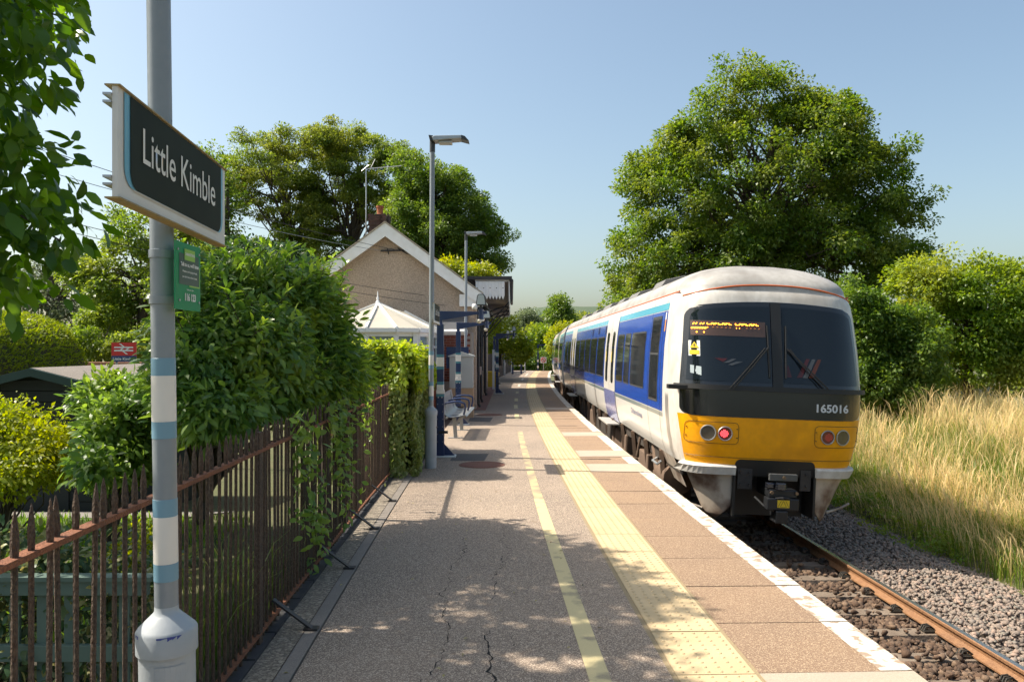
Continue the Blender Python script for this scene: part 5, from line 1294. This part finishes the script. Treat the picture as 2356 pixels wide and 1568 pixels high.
# second carriage
mb = MB(); zs2 = [z for z in zs]
def ring2(k, y): 
    n_ = len(zs2); k = int(k)
    z = zs2[k] if k < n_ else zs2[2 * n_ - 1 - k]
    return ((-1 if k < n_ else 1) * TW(z), y, z)
kk = list(range(2 * len(zs2)))
mb.grid(ring2, kk, [0, 6, 12, 18, 23], mi=lambda k, y: 1 if zs2[k if k < len(zs2) else 2 * len(zs2) - 1 - k] >= 2.62 else 0)
for y in (0, 23): mb.poly([ring2(k, y) for k in kk])
dX = (C(57.8) - C(34.8)); a2 = -math.atan2(dX, 23.0)
car2 = mb.obj('carriage', [tw_m, troof_m], train, smooth=50, loc=(C(34.9) + TU - XC + .03, 34.7 - YF, 0), rot=(0, 0, a2))
wins2 = [(.6, 1.9), (2.15, 3.5), (3.75, 5.0), (7.3, 8.7), (8.95, 10.3), (10.55, 11.9), (12.15, 13.5), (13.75, 14.9), (17.2, 18.5), (18.75, 20.1), (20.35, 22.0)]
livery(car2, .05, 22.9, [(5.2, 7.05), (15.1, 16.95)], wins2)
underfr(car2)
m_ = MB(); m_.box(-.75, .75, 22.9, 23.9, .2, 2.5); m_.obj('gangway', rub_m, train)
# third carriage's end is hidden beyond the bend
# ------------------------------------------------------------------ vegetation
def lp(x, y, rx, ry, Y, depth=None):
    p_ = at(x, y, Y); s = FPX / Y
    return (p_.x, p_.y, p_.z, rx / s, depth if depth else rx / s, ry / s)
syc = leafmat('sycamore leaf', (0.055, 0.12, 0.014), (0.10, 0.185, 0.022), (0.15, 0.22, 0.03), trans=.48, tint=(0.22, 0.235, 0.045), noise_scale=.7, tint_amt=.55)
olive = leafmat('olive green leaf', (0.085, 0.15, 0.022), (0.135, 0.205, 0.03), (0.185, 0.245, 0.045), trans=.5, tint=(0.24, 0.25, 0.05), noise_scale=.4, tint_amt=.6)
mid = leafmat('mid green leaf', (0.055, 0.115, 0.018), (0.095, 0.175, 0.026), (0.15, 0.22, 0.035), trans=.48, tint=(0.18, 0.24, 0.045), noise_scale=.5)
fresh = leafmat('fresh green leaf', (0.08, 0.15, 0.02), (0.13, 0.215, 0.03), (0.19, 0.265, 0.04), trans=.5, tint=(0.24, 0.27, 0.05), noise_scale=.5, tint_amt=.6)
dark = leafmat('dark evergreen leaf', (0.022, 0.058, 0.014), (0.038, 0.085, 0.02), (0.06, 0.115, 0.025), rough=.33, trans=.3)
lime = leafmat('yellow green leaf', (0.16, 0.23, 0.016), (0.23, 0.30, 0.02), (0.31, 0.34, 0.03), trans=.5, tint=(0.36, 0.34, 0.035), noise_scale=.8)
bright = leafmat('bright green leaf', (0.09, 0.18, 0.018), (0.155, 0.255, 0.026), (0.22, 0.30, 0.04), trans=.5, tint=(0.30, 0.31, 0.05), noise_scale=.45, tint_amt=.7)
laurel = leafmat('laurel leaf', (0.06, 0.135, 0.03), (0.11, 0.215, 0.045), (0.20, 0.32, 0.06), rough=.36, trans=.45, spec=.45, tint=(0.24, 0.33, 0.05), noise_scale=2.2, tint_amt=.55)
walnut = leafmat('plum leaf', (0.045, 0.115, 0.014), (0.08, 0.175, 0.02), (0.135, 0.245, 0.03), rough=.34, trans=.58, spec=.45)
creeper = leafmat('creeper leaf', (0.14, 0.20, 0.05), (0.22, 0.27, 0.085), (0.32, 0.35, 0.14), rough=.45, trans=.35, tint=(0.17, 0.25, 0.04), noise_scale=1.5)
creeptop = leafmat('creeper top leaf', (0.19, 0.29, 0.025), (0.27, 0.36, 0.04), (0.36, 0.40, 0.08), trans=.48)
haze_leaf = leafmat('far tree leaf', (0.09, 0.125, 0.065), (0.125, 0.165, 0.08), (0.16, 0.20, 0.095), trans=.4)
varieg = leafmat('variegated leaf', (0.04, 0.09, 0.03), (0.07, 0.12, 0.05), (0.32, 0.30, 0.10), trans=.3)

# big sycamore behind the train
Y = 38
tree('sycamore_tree', 'huge rounded green sycamore towering behind the train', (12.2, 38.5, -.2), (12.4, 38.5, 12.5), .55,
     [lp(1770, 430, 230, 215, Y, 4.2), lp(1720, 240, 105, 75, Y, 3), lp(1885, 300, 100, 75, Y, 3), lp(1560, 440, 115, 135, Y, 3.4), lp(1500, 590, 85, 95, Y, 3), lp(1465, 670, 55, 50, Y, 2.4),
      lp(1960, 450, 115, 130, Y, 3.4), lp(2040, 560, 75, 110, Y, 3), lp(1780, 610, 300, 110, Y, 4.2), lp(1620, 320, 80, 80, Y, 3)],
     1500, .55, 125, .15, .62, syc, limb_every=6, bias=.55, bough=(170, 1.3))
# tall trees behind the station house
Y = 50
tree('tall_tree', 'tall spreading tree with open olive crown behind the laurel bush', at(690, 800, Y), at(640, 400, Y), .42,
     [lp(600, 365, 85, 42, Y, 3), lp(545, 415, 40, 40, Y, 2.2), lp(715, 335, 90, 35, Y, 3), lp(650, 420, 80, 40, Y, 3), lp(700, 510, 75, 50, Y, 2.6), lp(590, 480, 40, 20, Y, 1.6), lp(660, 560, 60, 45, Y, 2.4), lp(500, 370, 25, 25, Y, 1.5)],
     380, .5, 160, .15, .5, olive, group='tall trees behind the station house', limb_every=4, fork=.4, flat=.5, bough=(55, 1.2))
tree('tall_tree', 'tall spreading olive tree directly left of the chimney', at(800, 800, Y), at(830, 380, Y), .45,
     [lp(830, 350, 85, 42, Y, 3), lp(780, 330, 60, 30, Y, 2.5), lp(895, 400, 45, 45, Y, 2.5), lp(760, 420, 60, 55, Y, 2.6), lp(850, 430, 50, 40, Y, 2.4), lp(740, 490, 50, 60, Y, 2.4), lp(760, 590, 70, 50, Y, 2.2), lp(920, 380, 40, 30, Y, 2), lp(880, 480, 50, 50, Y, 2.2)],
     390, .5, 160, .15, .5, olive, group='tall trees behind the station house', limb_every=4, fork=.4, flat=.5, bough=(55, 1.2))
tree('tall_tree', 'broad green tree right of the chimney, behind the station roof', at(1010, 800, 46), at(1000, 420, 46), .5,
     [lp(955, 410, 60, 50, 46, 2.6), lp(1020, 430, 60, 45, 46, 2.6), lp(1075, 490, 50, 50, 46, 2.6), lp(1010, 550, 110, 85, 46, 3.2), lp(940, 510, 60, 80, 46, 2.8), lp(1115, 570, 40, 60, 46, 2.2), lp(1140, 605, 22, 25, 46, 1.4), lp(1060, 620, 70, 40, 46, 2.4)],
     620, .5, 145, .15, .55, mid, group='tall trees behind the station house', limb_every=6, bough=(85, 1.15))
tree('tall_tree', 'narrow dark tree half hidden behind the big name board', at(530, 800, 44), at(520, 420, 44), .3,
     [lp(500, 375, 25, 30, 44, 1.6), lp(520, 450, 35, 40, 44, 1.8), lp(500, 550, 45, 55, 44, 2), lp(560, 610, 50, 40, 44, 1.8)], 90, .62, 120, .19, .55, mid, group='tall trees behind the station house', limb_every=3)
tree('garden_tree', 'sunlit yellowish tree behind the lower edge of the name board', at(330, 830, 32), at(330, 560, 32), .3,
     [lp(330, 560, 80, 70, 32, 2), lp(270, 660, 75, 70, 32, 2), lp(400, 640, 60, 80, 32, 1.8), lp(290, 750, 70, 60, 32, 1.8), lp(220, 640, 45, 60, 32, 1.5)],
     260, .42, 110, .14, .6, fresh, limb_every=6, bough=(36, .8), group='trees beyond the garden')
tree('garden_tree', 'hazy thin tree standing left behind the clipped hedge', at(130, 830, 42), at(130, 600, 42), .28,
     [lp(120, 620, 70, 50, 42, 2), lp(60, 660, 60, 50, 42, 2), lp(180, 680, 45, 60, 42, 1.6), lp(130, 730, 60, 50, 42, 1.8)], 110, .55, 80, .17, .5, haze_leaf, limb_every=2, group='trees beyond the garden')
tree('garden_bush', 'low green bushes above the red brick wall, behind the double arrow sign', at(230, 840, 29), at(230, 790, 29), .1, [lp(210, 790, 50, 35, 29, .9), lp(280, 800, 45, 30, 29, .9), lp(140, 790, 40, 40, 29, .9), lp(350, 790, 50, 40, 29, .9), lp(230, 740, 35, 35, 30, .8)], 170, .32, 90, .12, .6, fresh, cat='bush', limb_every=8, part='foliage', trunk='stems')
# bright bush behind the canopy roof and greenery beyond the building
tree('hedge_bush', 'low bright bush showing above the station canopy roof', at(1080, 800, 37), at(1080, 660, 37), .12, [lp(1075, 628, 55, 22, 37, 1.2), lp(1040, 615, 20, 14, 37, .8), lp(1110, 640, 30, 18, 37, 1)], 70, .4, 90, .14, .5, lime, cat='bush', group='bushes beyond the station')
tree('hedge_bush', 'bright green bush beyond the building, behind the navy masts', at(1150, 840, 47), at(1150, 760, 47), .1, [lp(1150, 770, 45, 45, 47, 1.3), lp(1190, 800, 30, 30, 47, 1), lp(1110, 780, 30, 50, 47, 1)], 110, .42, 90, .15, .5, lime, cat='bush', group='bushes beyond the station')
tree('hedge_bush', 'rounded pale bush in the gap beyond the platform end', at(1240, 850, 80), at(1240, 790, 80), .2, [lp(1235, 775, 28, 25, 80, 2), lp(1265, 790, 25, 25, 80, 2), lp(1215, 800, 25, 25, 80, 2)], 90, .7, 80, .26, .55, bright, cat='bush', group='bushes beyond the station')
tree('hedge_bush', 'dark green thicket closing the end of the platform', at(1245, 860, 74), at(1245, 820, 74), .15, [lp(1200, 830, 40, 30, 74, 1.8), lp(1250, 832, 45, 25, 74, 1.8), lp(1290, 820, 35, 35, 74, 1.8), lp(1150, 835, 40, 26, 74, 1.8)], 150, .65, 90, .22, .55, mid, cat='bush', group='bushes beyond the station')
tree('hedge_bush', 'sunny light green bush beside the tail of the train', at(1285, 860, 72), at(1285, 790, 72), .15, [lp(1283, 785, 20, 30, 72, 1.4), lp(1300, 770, 18, 25, 72, 1.3)], 50, .6, 90, .22, .55, lime, cat='bush', group='bushes beyond the station')
tree('distant_tree', 'dark pointed tree rising above the far end of the train', at(1288, 860, 100), at(1286, 690, 100), .4, [lp(1286, 700, 18, 20, 100, 1.5), lp(1288, 730, 30, 22, 100, 2), lp(1290, 760, 34, 25, 100, 2)], 110, .8, 110, .28, .55, mid, limb_every=4, group='distant trees down the line')
tree('distant_tree', 'hazy rounded tree far down the line beside the canopy', at(1222, 860, 130), at(1222, 740, 130), .4, [lp(1215, 735, 22, 20, 130, 2.4), lp(1238, 745, 25, 20, 130, 2.4), lp(1205, 760, 20, 25, 130, 2)], 90, 1.0, 90, .34, .55, haze_leaf, limb_every=4, group='distant trees down the line')
tree('distant_tree', 'low olive tree beyond the train roof', at(1335, 860, 110), at(1335, 740, 110), .4, [lp(1330, 740, 28, 18, 110, 2.4), lp(1365, 745, 30, 15, 110, 2.4), lp(1390, 740, 25, 14, 110, 2.4)], 90, .9, 90, .3, .55, olive, limb_every=4, group='distant trees down the line')
# thickets on the far side of the line
tree('thicket', 'dense dark green thicket right of the train cab', at(2010, 930, 22), at(2010, 760, 22), .12,
     [lp(2000, 760, 60, 80, 22, 1.2), lp(1990, 860, 60, 70, 22, 1.2), lp(2080, 800, 60, 90, 22, 1.2), lp(2060, 900, 70, 50, 22, 1.1), lp(1960, 700, 35, 40, 22, 1)], 480, .3, 100, .10, .6, mid, cat='bush', group='thickets on the far bank', limb_every=8, bough=(90, .6))
tree('thicket', 'tall yellow-green thicket at the right edge of the view', at(2230, 930, 24), at(2220, 680, 24), .16,
     [lp(2150, 665, 80, 60, 24, 1.6), lp(2290, 680, 90, 75, 24, 1.6), lp(2210, 760, 90, 70, 24, 1.5), lp(2340, 780, 80, 80, 24, 1.5), lp(2120, 630, 40, 35, 24, 1.1), lp(2260, 850, 120, 60, 24, 1.4), lp(2420, 720, 80, 110, 24, 1.5)], 700, .34, 100, .105, .6, bright, cat='bush', group='thickets on the far bank', limb_every=8, bough=(100, .7))

# near tree reaching in at the top left
def nearkeep(p_):
    if p_[1] < 1.5: return False
    x = 1178 + p_[0] / p_[1] * FPX; y = HOR - (p_[2] - EYE) / p_[1] * FPX
    xg = p_[0] + p_[2] / 1.3
    if y < -90:  # unseen crown above the view, cut along the sun's rays to shape dapples
        yg = p_[1] - .108 * p_[2]
        hole = math.sin(yg * 8.5 + .9 * math.sin(xg * 3)) + .5 * math.sin(xg * 5 + yg * 3)
        if hole > (-.05 if yg < 5.4 else (.6 if yg < 6.3 else 1.15)): return False
        if p_[1] > 6.0: return -.1 < xg < (1.15 if p_[1] < 7.7 else 1.15 - (p_[1] - 7.7) * .8)
        return -.5 < xg < .8
    if y > 730 or xg < -1.6 or (x > 0 and rng.random() < .2): return False
    return x < np.interp(y, [-90, 0, 120, 190, 235, 300, 400, 480, 560, 620, 680, 730], [150, 150, 155, 110, -60, 50, 120, 150, 160, 80, 20, -40])
tree('plum_tree', 'broad-leaved tree overhanging from the upper left corner', (-7.4, 5.4, -.3), (-5.6, 5.6, 7.4), .17,
     [(-2.95, 4.7, 3.4, .75, .9, 1.5), (-3.2, 4.6, 2.6, .7, .8, .9), (-3.9, 4.6, 4.7, 1.0, 1.6, .9), (-4.4, 5.6, 5.4, 1.1, 2.6, 1.0), (-5.1, 6.2, 6.3, 1.2, 2.5, 1.0), (-5.7, 6.0, 7.2, 1.1, 2.4, 1.0), (-3.2, 3.5, 4.2, .8, .7, .9)],
     470, .22, 28, .115, .56, walnut, keep=nearkeep, hi=True, limb_every=4, bias=.1, mind=.20, up=.5, droop_ax=.4)

# laurel hanging over the fence
tree('laurel_bush', 'large glossy laurel bush leaning over the rusty fence', (-2.9, 7.2, -.3), (-2.7, 7.4, 1.6), .07,
     [lp(500, 700, 60, 65, 7.0, .65), lp(600, 670, 75, 55, 7.5, .75), lp(690, 700, 65, 70, 7.8, .6), lp(745, 780, 45, 70, 8.05, .42), lp(785, 855, 38, 48, 8.2, .38), lp(560, 800, 110, 90, 6.8, .8), lp(480, 850, 60, 75, 6.3, .65),
      lp(630, 880, 80, 60, 7.3, .55), lp(710, 880, 60, 60, 7.9, .45), lp(455, 780, 30, 60, 6.8, .5), lp(415, 890, 25, 45, 6.6, .4), lp(500, 935, 70, 45, 5.9, .45)],
     1000, .20, 50, .092, .34, laurel, cat='bush', hi=True, limb_every=4, bias=.45, mind=.10, part='foliage', trunk='stems')
def shoots(parent_label_lumps, n, L0, L1, leaf, mat, root, base, updir=(0, 0, 1.0), lpn=9):
    cc = clump_centres(parent_label_lumps, n, .9); P = []; A = []; N = []; Ls = []; mb = MB()
    for c in cc:
        d = unit((rnd(1) * .6 + np.array([updir])))[0]; L = rng.uniform(L0, L1); pts = [c + d * L * t + np.array([0, 0, -.05 * t * t]) for t in (0, .5, 1)]
        mb.tube([q - base for q in pts], [.005, .004, .002], 4)
        for k in range(lpn):
            t = .25 + .75 * k / (lpn - 1); a = k * 2.4
            s_ = unit(np.cross(d, rnd(1)))[0]
            P.append(c + d * L * t); A.append(d * (.5 + .8 * (k > lpn - 4)) + s_); N.append(rnd(1)[0] * .4 + np.array([0, 0, 1])); Ls.append(leaf * rng.uniform(.7, 1.2))
    link('shoot_leaves', leaf_mesh('shoot_leaves', np.array(P) - base, np.array(A), np.array(N), np.array(Ls), np.array(Ls) * .34, mat, True), root)['kind'] = 'stuff'; mb.obj('shoots', bark_m, root)['kind'] = 'stuff'
young = leafmat('young laurel leaf', (0.13, 0.25, 0.04), (0.20, 0.34, 0.05), (0.30, 0.42, 0.07), trans=.5, rough=.3)
shoots([lp(500, 690, 75, 75, 7.0, .7), lp(600, 655, 90, 62, 7.5, .8), lp(700, 690, 80, 80, 8.0, .75), lp(560, 800, 115, 95, 6.6, .8), lp(640, 880, 85, 65, 7.2, .6)], 130, .16, .34, .105, young, bpy.data.objects['laurel_bush'], np.array([-2.9, 7.2, -.3]), (.25, -.2, .9))
tree('holly_bush', 'dark upright bush poking above the laurel', (-5.6, 14.5, -.3), (-4.6, 14.5, 3.0), .06,
     [lp(600, 640, 70, 70, 14.5, .9), lp(560, 600, 30, 35, 14.5, .6), lp(660, 610, 40, 40, 14.5, .6)], 120, .26, 60, .10, .42, dark, cat='bush', hi=True, limb_every=3, part='foliage', trunk='stems')
tree('dark_bush', 'dark shaded bush between the shed and the nearest lamp column', (-3.3, 6.4, -.3), (-3.2, 6.4, .6), .04,
     [lp(265, 915, 55, 40, 7.2, .4), lp(290, 985, 60, 55, 6.8, .45), lp(270, 1060, 60, 45, 6.4, .4), lp(340, 950, 35, 50, 6.8, .4)], 220, .16, 50, .08, .36, laurel, cat='bush', hi=True, limb_every=4, part='foliage', trunk='stems')
tree('golden_bush', 'golden yellow-green bush beside the dark shed', (-4.2, 6.6, -.3), (-4.2, 6.6, .9), .03,
     [lp(50, 1010, 65, 60, 6.8, .5), lp(90, 1060, 55, 45, 6.6, .45), lp(10, 980, 50, 45, 6.9, .45), lp(-70, 1010, 70, 80, 6.8, .5), lp(30, 1090, 80, 40, 6.5, .5)], 300, .15, 46, .045, .5, lime, cat='bush', limb_every=4, part='foliage', trunk='stems')
tree('golden_shrub', 'small bright shrub on the lawn just behind the fence spikes', (-2.62, 5.6, -.3), (-2.62, 5.6, .3), .02, [(-2.62, 5.6, .25, .22, .2, .32), (-2.9, 5.7, .12, .2, .2, .25)], 60, .10, 40, .05, .5, lime, cat='shrub', limb_every=4, part='foliage', trunk='stems')
tree('variegated_shrub', 'cream and green variegated shrub growing through the sage fence', (-2.9, 3.75, -.3), (-2.9, 3.75, .3), .02, [(-2.9, 3.80, .45, 1.1, .16, .48), (-2.2, 3.80, .42, .5, .15, .5), (-2.0, 3.9, .70, .4, .15, .18), (-2.7, 3.85, .80, .7, .14, .12)], 260, .10, 26, .055, .42, varieg, cat='shrub', hi=True, limb_every=5, part='foliage', trunk='stems')

# ivy trailing over the railings
def plane_leaves(n, ya, yb, zf, L, ratio, uoff=(.01, .10)):
    y = rng.uniform(ya, yb, n * 3); z = rng.uniform(0, 1.5, n * 3)
    ok_ = rng.random(n * 3) < zf(y, z); y, z = y[ok_][:n], z[ok_][:n]; n = len(y)
    x = np.array([C(q) for q in y]) + FU + rng.uniform(*uoff, n)
    P = np.stack([x, y, z], 1); A = rnd(n) * 1.1 + np.array([.35, 0, -.45]); N = rnd(n) * .9 + np.array([.8, -.2, .7])
    Ls = L * (.6 + .8 * rng.random(n)); return P, A, N, Ls, Ls * ratio
root = thing('ivy', 'climbing greenery trailing down the front of the rusty fence', 'ivy', (-1.85, 6.8, 0))
P, A, N, Ls, Wd = plane_leaves(1150, 5.5, 9.0, lambda y, z: np.clip(np.clip(z * 2.2 - .1, .12, 1), 0, 1) * np.clip(.9 - np.abs(y - 6.6) * .35 + .25 * np.sin(y * 7) - .12 * z + .35 * (z > .9), .05, 1) * (z < 1.35) * (rng.random(len(y)) < .5 + .5 * np.sin(y * 4.1 + z * 3)), .07, .5)
link('foliage', leaf_mesh('foliage', P - np.array([-1.85, 6.8, 0]), A, N, Ls, Wd, laurel, True), root)
mb = MB()
for i in range(14):
    y = rng.uniform(5.7, 8.5); pts = [(FU + C(y + k * .05) + .03 - (-1.85), y + rng.normal() * .05 + k * .06 - 6.8, 1.2 - k * .22) for k in range(6)]; mb.tube(pts, .004, 4)
mb.obj('stems', bark_m, root)
root = thing('ivy', 'yellowish creeper on the far end of the rusty fence beside the hedge', 'ivy', (-1.7, 10.2, 0))
P, A, N, Ls, Wd = plane_leaves(600, 9.2, 11.6, lambda y, z: np.clip((y - 10.6) / .8, .02, 1) * (z < 1.4) * (rng.random(len(y)) < .6 + .4 * np.sin(y * 5 + z * 4)), .05, .6)
link('foliage', leaf_mesh('foliage', P - np.array([-1.7, 10.2, 0]), A, N, Ls, Wd, creeper, True), root)
# creeper-covered block hedge
hr = thing('creeper_hedge', 'tall square hedge covered in pale creeper next to the lamp column', 'hedge', (-2.0, 12.3, 0))
def hedge_pts(n):
    f = rng.random(n); y = rng.uniform(11.25, 14.4, n); P = np.zeros((n, 3)); N = np.zeros((n, 3))
    cx = np.array([C(q) for q in y])
    side = f < .52; top = (f >= .52) & (f < .8); fr = f >= .8
    wob = .05 * np.sin(y * 5.1) + .05 * np.sin(y * 2.3 + 1)
    z = rng.uniform(-.05, 1.76, n); P[:, 0] = cx - 2.42 + wob + .05 * np.sin(z * 6) - np.clip(z - 1.55, 0, 1) ** 2 * .9; P[:, 1] = y; P[:, 2] = z; N[:, 0] = 1; N[:, 2] = .2
    u = rng.uniform(-3.7, -2.40, n)
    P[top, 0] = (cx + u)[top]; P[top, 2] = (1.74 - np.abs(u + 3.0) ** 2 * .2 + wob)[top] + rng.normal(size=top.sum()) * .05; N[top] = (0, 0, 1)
    P[fr, 0] = (cx + u)[fr]; P[fr, 1] = 11.3 + (wob[fr] + .1 * np.sin(u[fr] * 6)) - np.clip(1.6 - z[fr], 0, .3) * .3; N[fr] = (0, -1, .2)
    # clear of the front face where the fence shows
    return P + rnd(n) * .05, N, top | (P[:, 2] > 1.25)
P, N, tp = hedge_pts(40000); n = len(P); A = rnd(n) * .6 + np.array([0, 0, -.7]); Ls = .058 * (.6 + .8 * rng.random(n))
b_ = np.array([-2.0, 12.3, 0])
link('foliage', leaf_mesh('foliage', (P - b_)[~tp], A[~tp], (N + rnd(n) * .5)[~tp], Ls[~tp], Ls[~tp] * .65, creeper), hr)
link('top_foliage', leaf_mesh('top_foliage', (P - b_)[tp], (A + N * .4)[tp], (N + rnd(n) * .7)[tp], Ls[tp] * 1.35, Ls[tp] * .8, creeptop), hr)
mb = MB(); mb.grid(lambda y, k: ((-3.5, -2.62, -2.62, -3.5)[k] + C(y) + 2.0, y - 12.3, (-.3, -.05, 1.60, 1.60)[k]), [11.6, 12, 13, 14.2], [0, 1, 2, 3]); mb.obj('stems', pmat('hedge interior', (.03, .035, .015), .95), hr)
# overgrowth on top of the hedge and next to the fence end
tree('creeper_bush', 'bright creeper mound tumbling off the hedge top over the fence', (-2.5, 10.5, 0), (-2.5, 10.6, 1.2), .03, [(-2.2, 11.45, 1.30, .35, .25, .30), (-2.0, 11.2, 1.1, .2, .2, .2), (-2.0, 11.9, 1.55, .35, .6, .2), (-1.85, 13.0, 1.66, .3, .9, .17)], 170, .15, 46, .065, .6, creeptop, cat='bush', limb_every=6, part='foliage', trunk='stems')
# clipped yew
yr = thing('yew_hedge', 'big clipped yew hedge with rounded top left of the trees', 'hedge', (-9.75, 13.4, -.3)); yr.scale = (1, .72, 1)
yew = leafmat('yew shoots', (0.13, 0.20, 0.02), (0.20, 0.28, 0.03), (0.28, 0.34, 0.04), trans=.5, tint=(0.16, 0.19, 0.02), noise_scale=.7, tint_amt=.6)
def yewf(th, y): # rounded cross-section swept along Y
    a_, h_ = 2.1, 2.75
    c_, s_ = math.cos(th), math.sin(th); e = .5
    taper = 1 - .16 * max(0, (y - .0)) * 0 
    endr = 1 - .35 * max(0, abs(y) - 1.4) ** 2
    return (a_ * endr * math.copysign(abs(c_) ** e, c_), y, max(0, h_ * endr * abs(s_) ** e))
mb = MB(); mb.grid(yewf, list(np.linspace(0, math.pi, 41)), list(np.linspace(-2.4, 2.4, 21)))
mb.poly([yewf(t, -2.4) for t in np.linspace(0, math.pi, 41)]); mb.poly([yewf(t, 2.4) for t in np.linspace(0, math.pi, 41)])
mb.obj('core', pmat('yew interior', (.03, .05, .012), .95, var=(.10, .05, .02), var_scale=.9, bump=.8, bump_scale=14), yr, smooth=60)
n = 26000; th = rng.uniform(0, math.pi, n); yv = rng.uniform(-2.4, 2.4, n); endf = rng.random(n) < .25
Pp = np.array([yewf(a_, b__) for a_, b__ in zip(th, yv)]); sc = rng.random(n) ** .5
Pe = np.array([yewf(a_, -2.41) for a_ in th]); Pe[:, 0] *= sc; Pe[:, 2] *= sc
Pp[endf] = Pe[endf]; nn = Pp - np.array([0, 0, 1.0]); nn[:, 1] = 0; nn = unit(nn); nn[endf] = (0, -1, .2)
link('foliage', leaf_mesh('foliage', Pp, nn + rnd(n) * .7, nn * .3 + rnd(n), .07 * (.6 + .8 * rng.random(n)), .022, yew), yr)

# ------------------------------------------------------------------ bank grasses
dry = leafmat('dry grass blade', (0.60, 0.47, 0.22), (0.72, 0.58, 0.32), (0.48, 0.44, 0.16), trans=.5, rough=.6)
grn = leafmat('green bank grass', (0.08, 0.155, 0.02), (0.14, 0.22, 0.03), (0.22, 0.25, 0.06), trans=.45)
def bankfx(u0, u1, y0, y1, pw=1.0, dens=None):
    def f(n):
        y = y0 + (y1 - y0) * rng.random(n) ** 1.2; u = u0 + (u1 - u0) * rng.random(n) ** pw
        if dens is not None:
            k_ = rng.random(n) < dens(u, y); y, u = y[k_], u[k_]
        return np.stack([u + np.array([Cc(q) for q in y]), y, np.array([ground_z(a_, 0) for a_ in u]) - .02], 1)
    return f
patch = lambda u, y: .35 + .65 * (np.sin(u * 1.9 + y * .8) * np.sin(y * 1.3 - u) > -.25)
blades(24000, bankfx(6.7, 13.5, 6.0, 24, 1.0, patch), 1.05, .0042, .45, dry, 'dry_grass', 'tall dry straw-coloured grass on the bank beyond the track', 'grass', lean=(-.10, -.06), seed_head=.35)
blades(30000, bankfx(5.45, 9.5, 6.0, 26, .9), .52, .0055, .5, grn, 'green_grass', 'shorter green grass along the ballast edge', 'grass', lean=(-.15, -.05))
blades(4500, bankfx(6.6, 13, 6.0, 24, 1.0), .85, .005, .5, grn, 'tall_green_grass', 'tall green stems mixed through the straw grass', 'grass', lean=(-.1, -.05))
blades(6500, bankfx(5.5, 7.6, 5.5, 16, .8), .75, .004, .5, dry, 'leaning_grass', 'dry stems leaning over the grey ballast', 'grass', lean=(-.28, -.1), seed_head=.25)
tree('low_weeds', 'low leafy green weeds at the ballast edge beside the cab', (6.3, 14, -1.3), (6.3, 14, -1.0), .015, [(6.25, 14, -1.1, .5, 3.0, .28), (6.6, 17, -1.0, .6, 3, .3)], 160, .16, 40, .05, .6, bright, cat='weeds', limb_every=9, part='foliage', trunk='stems')
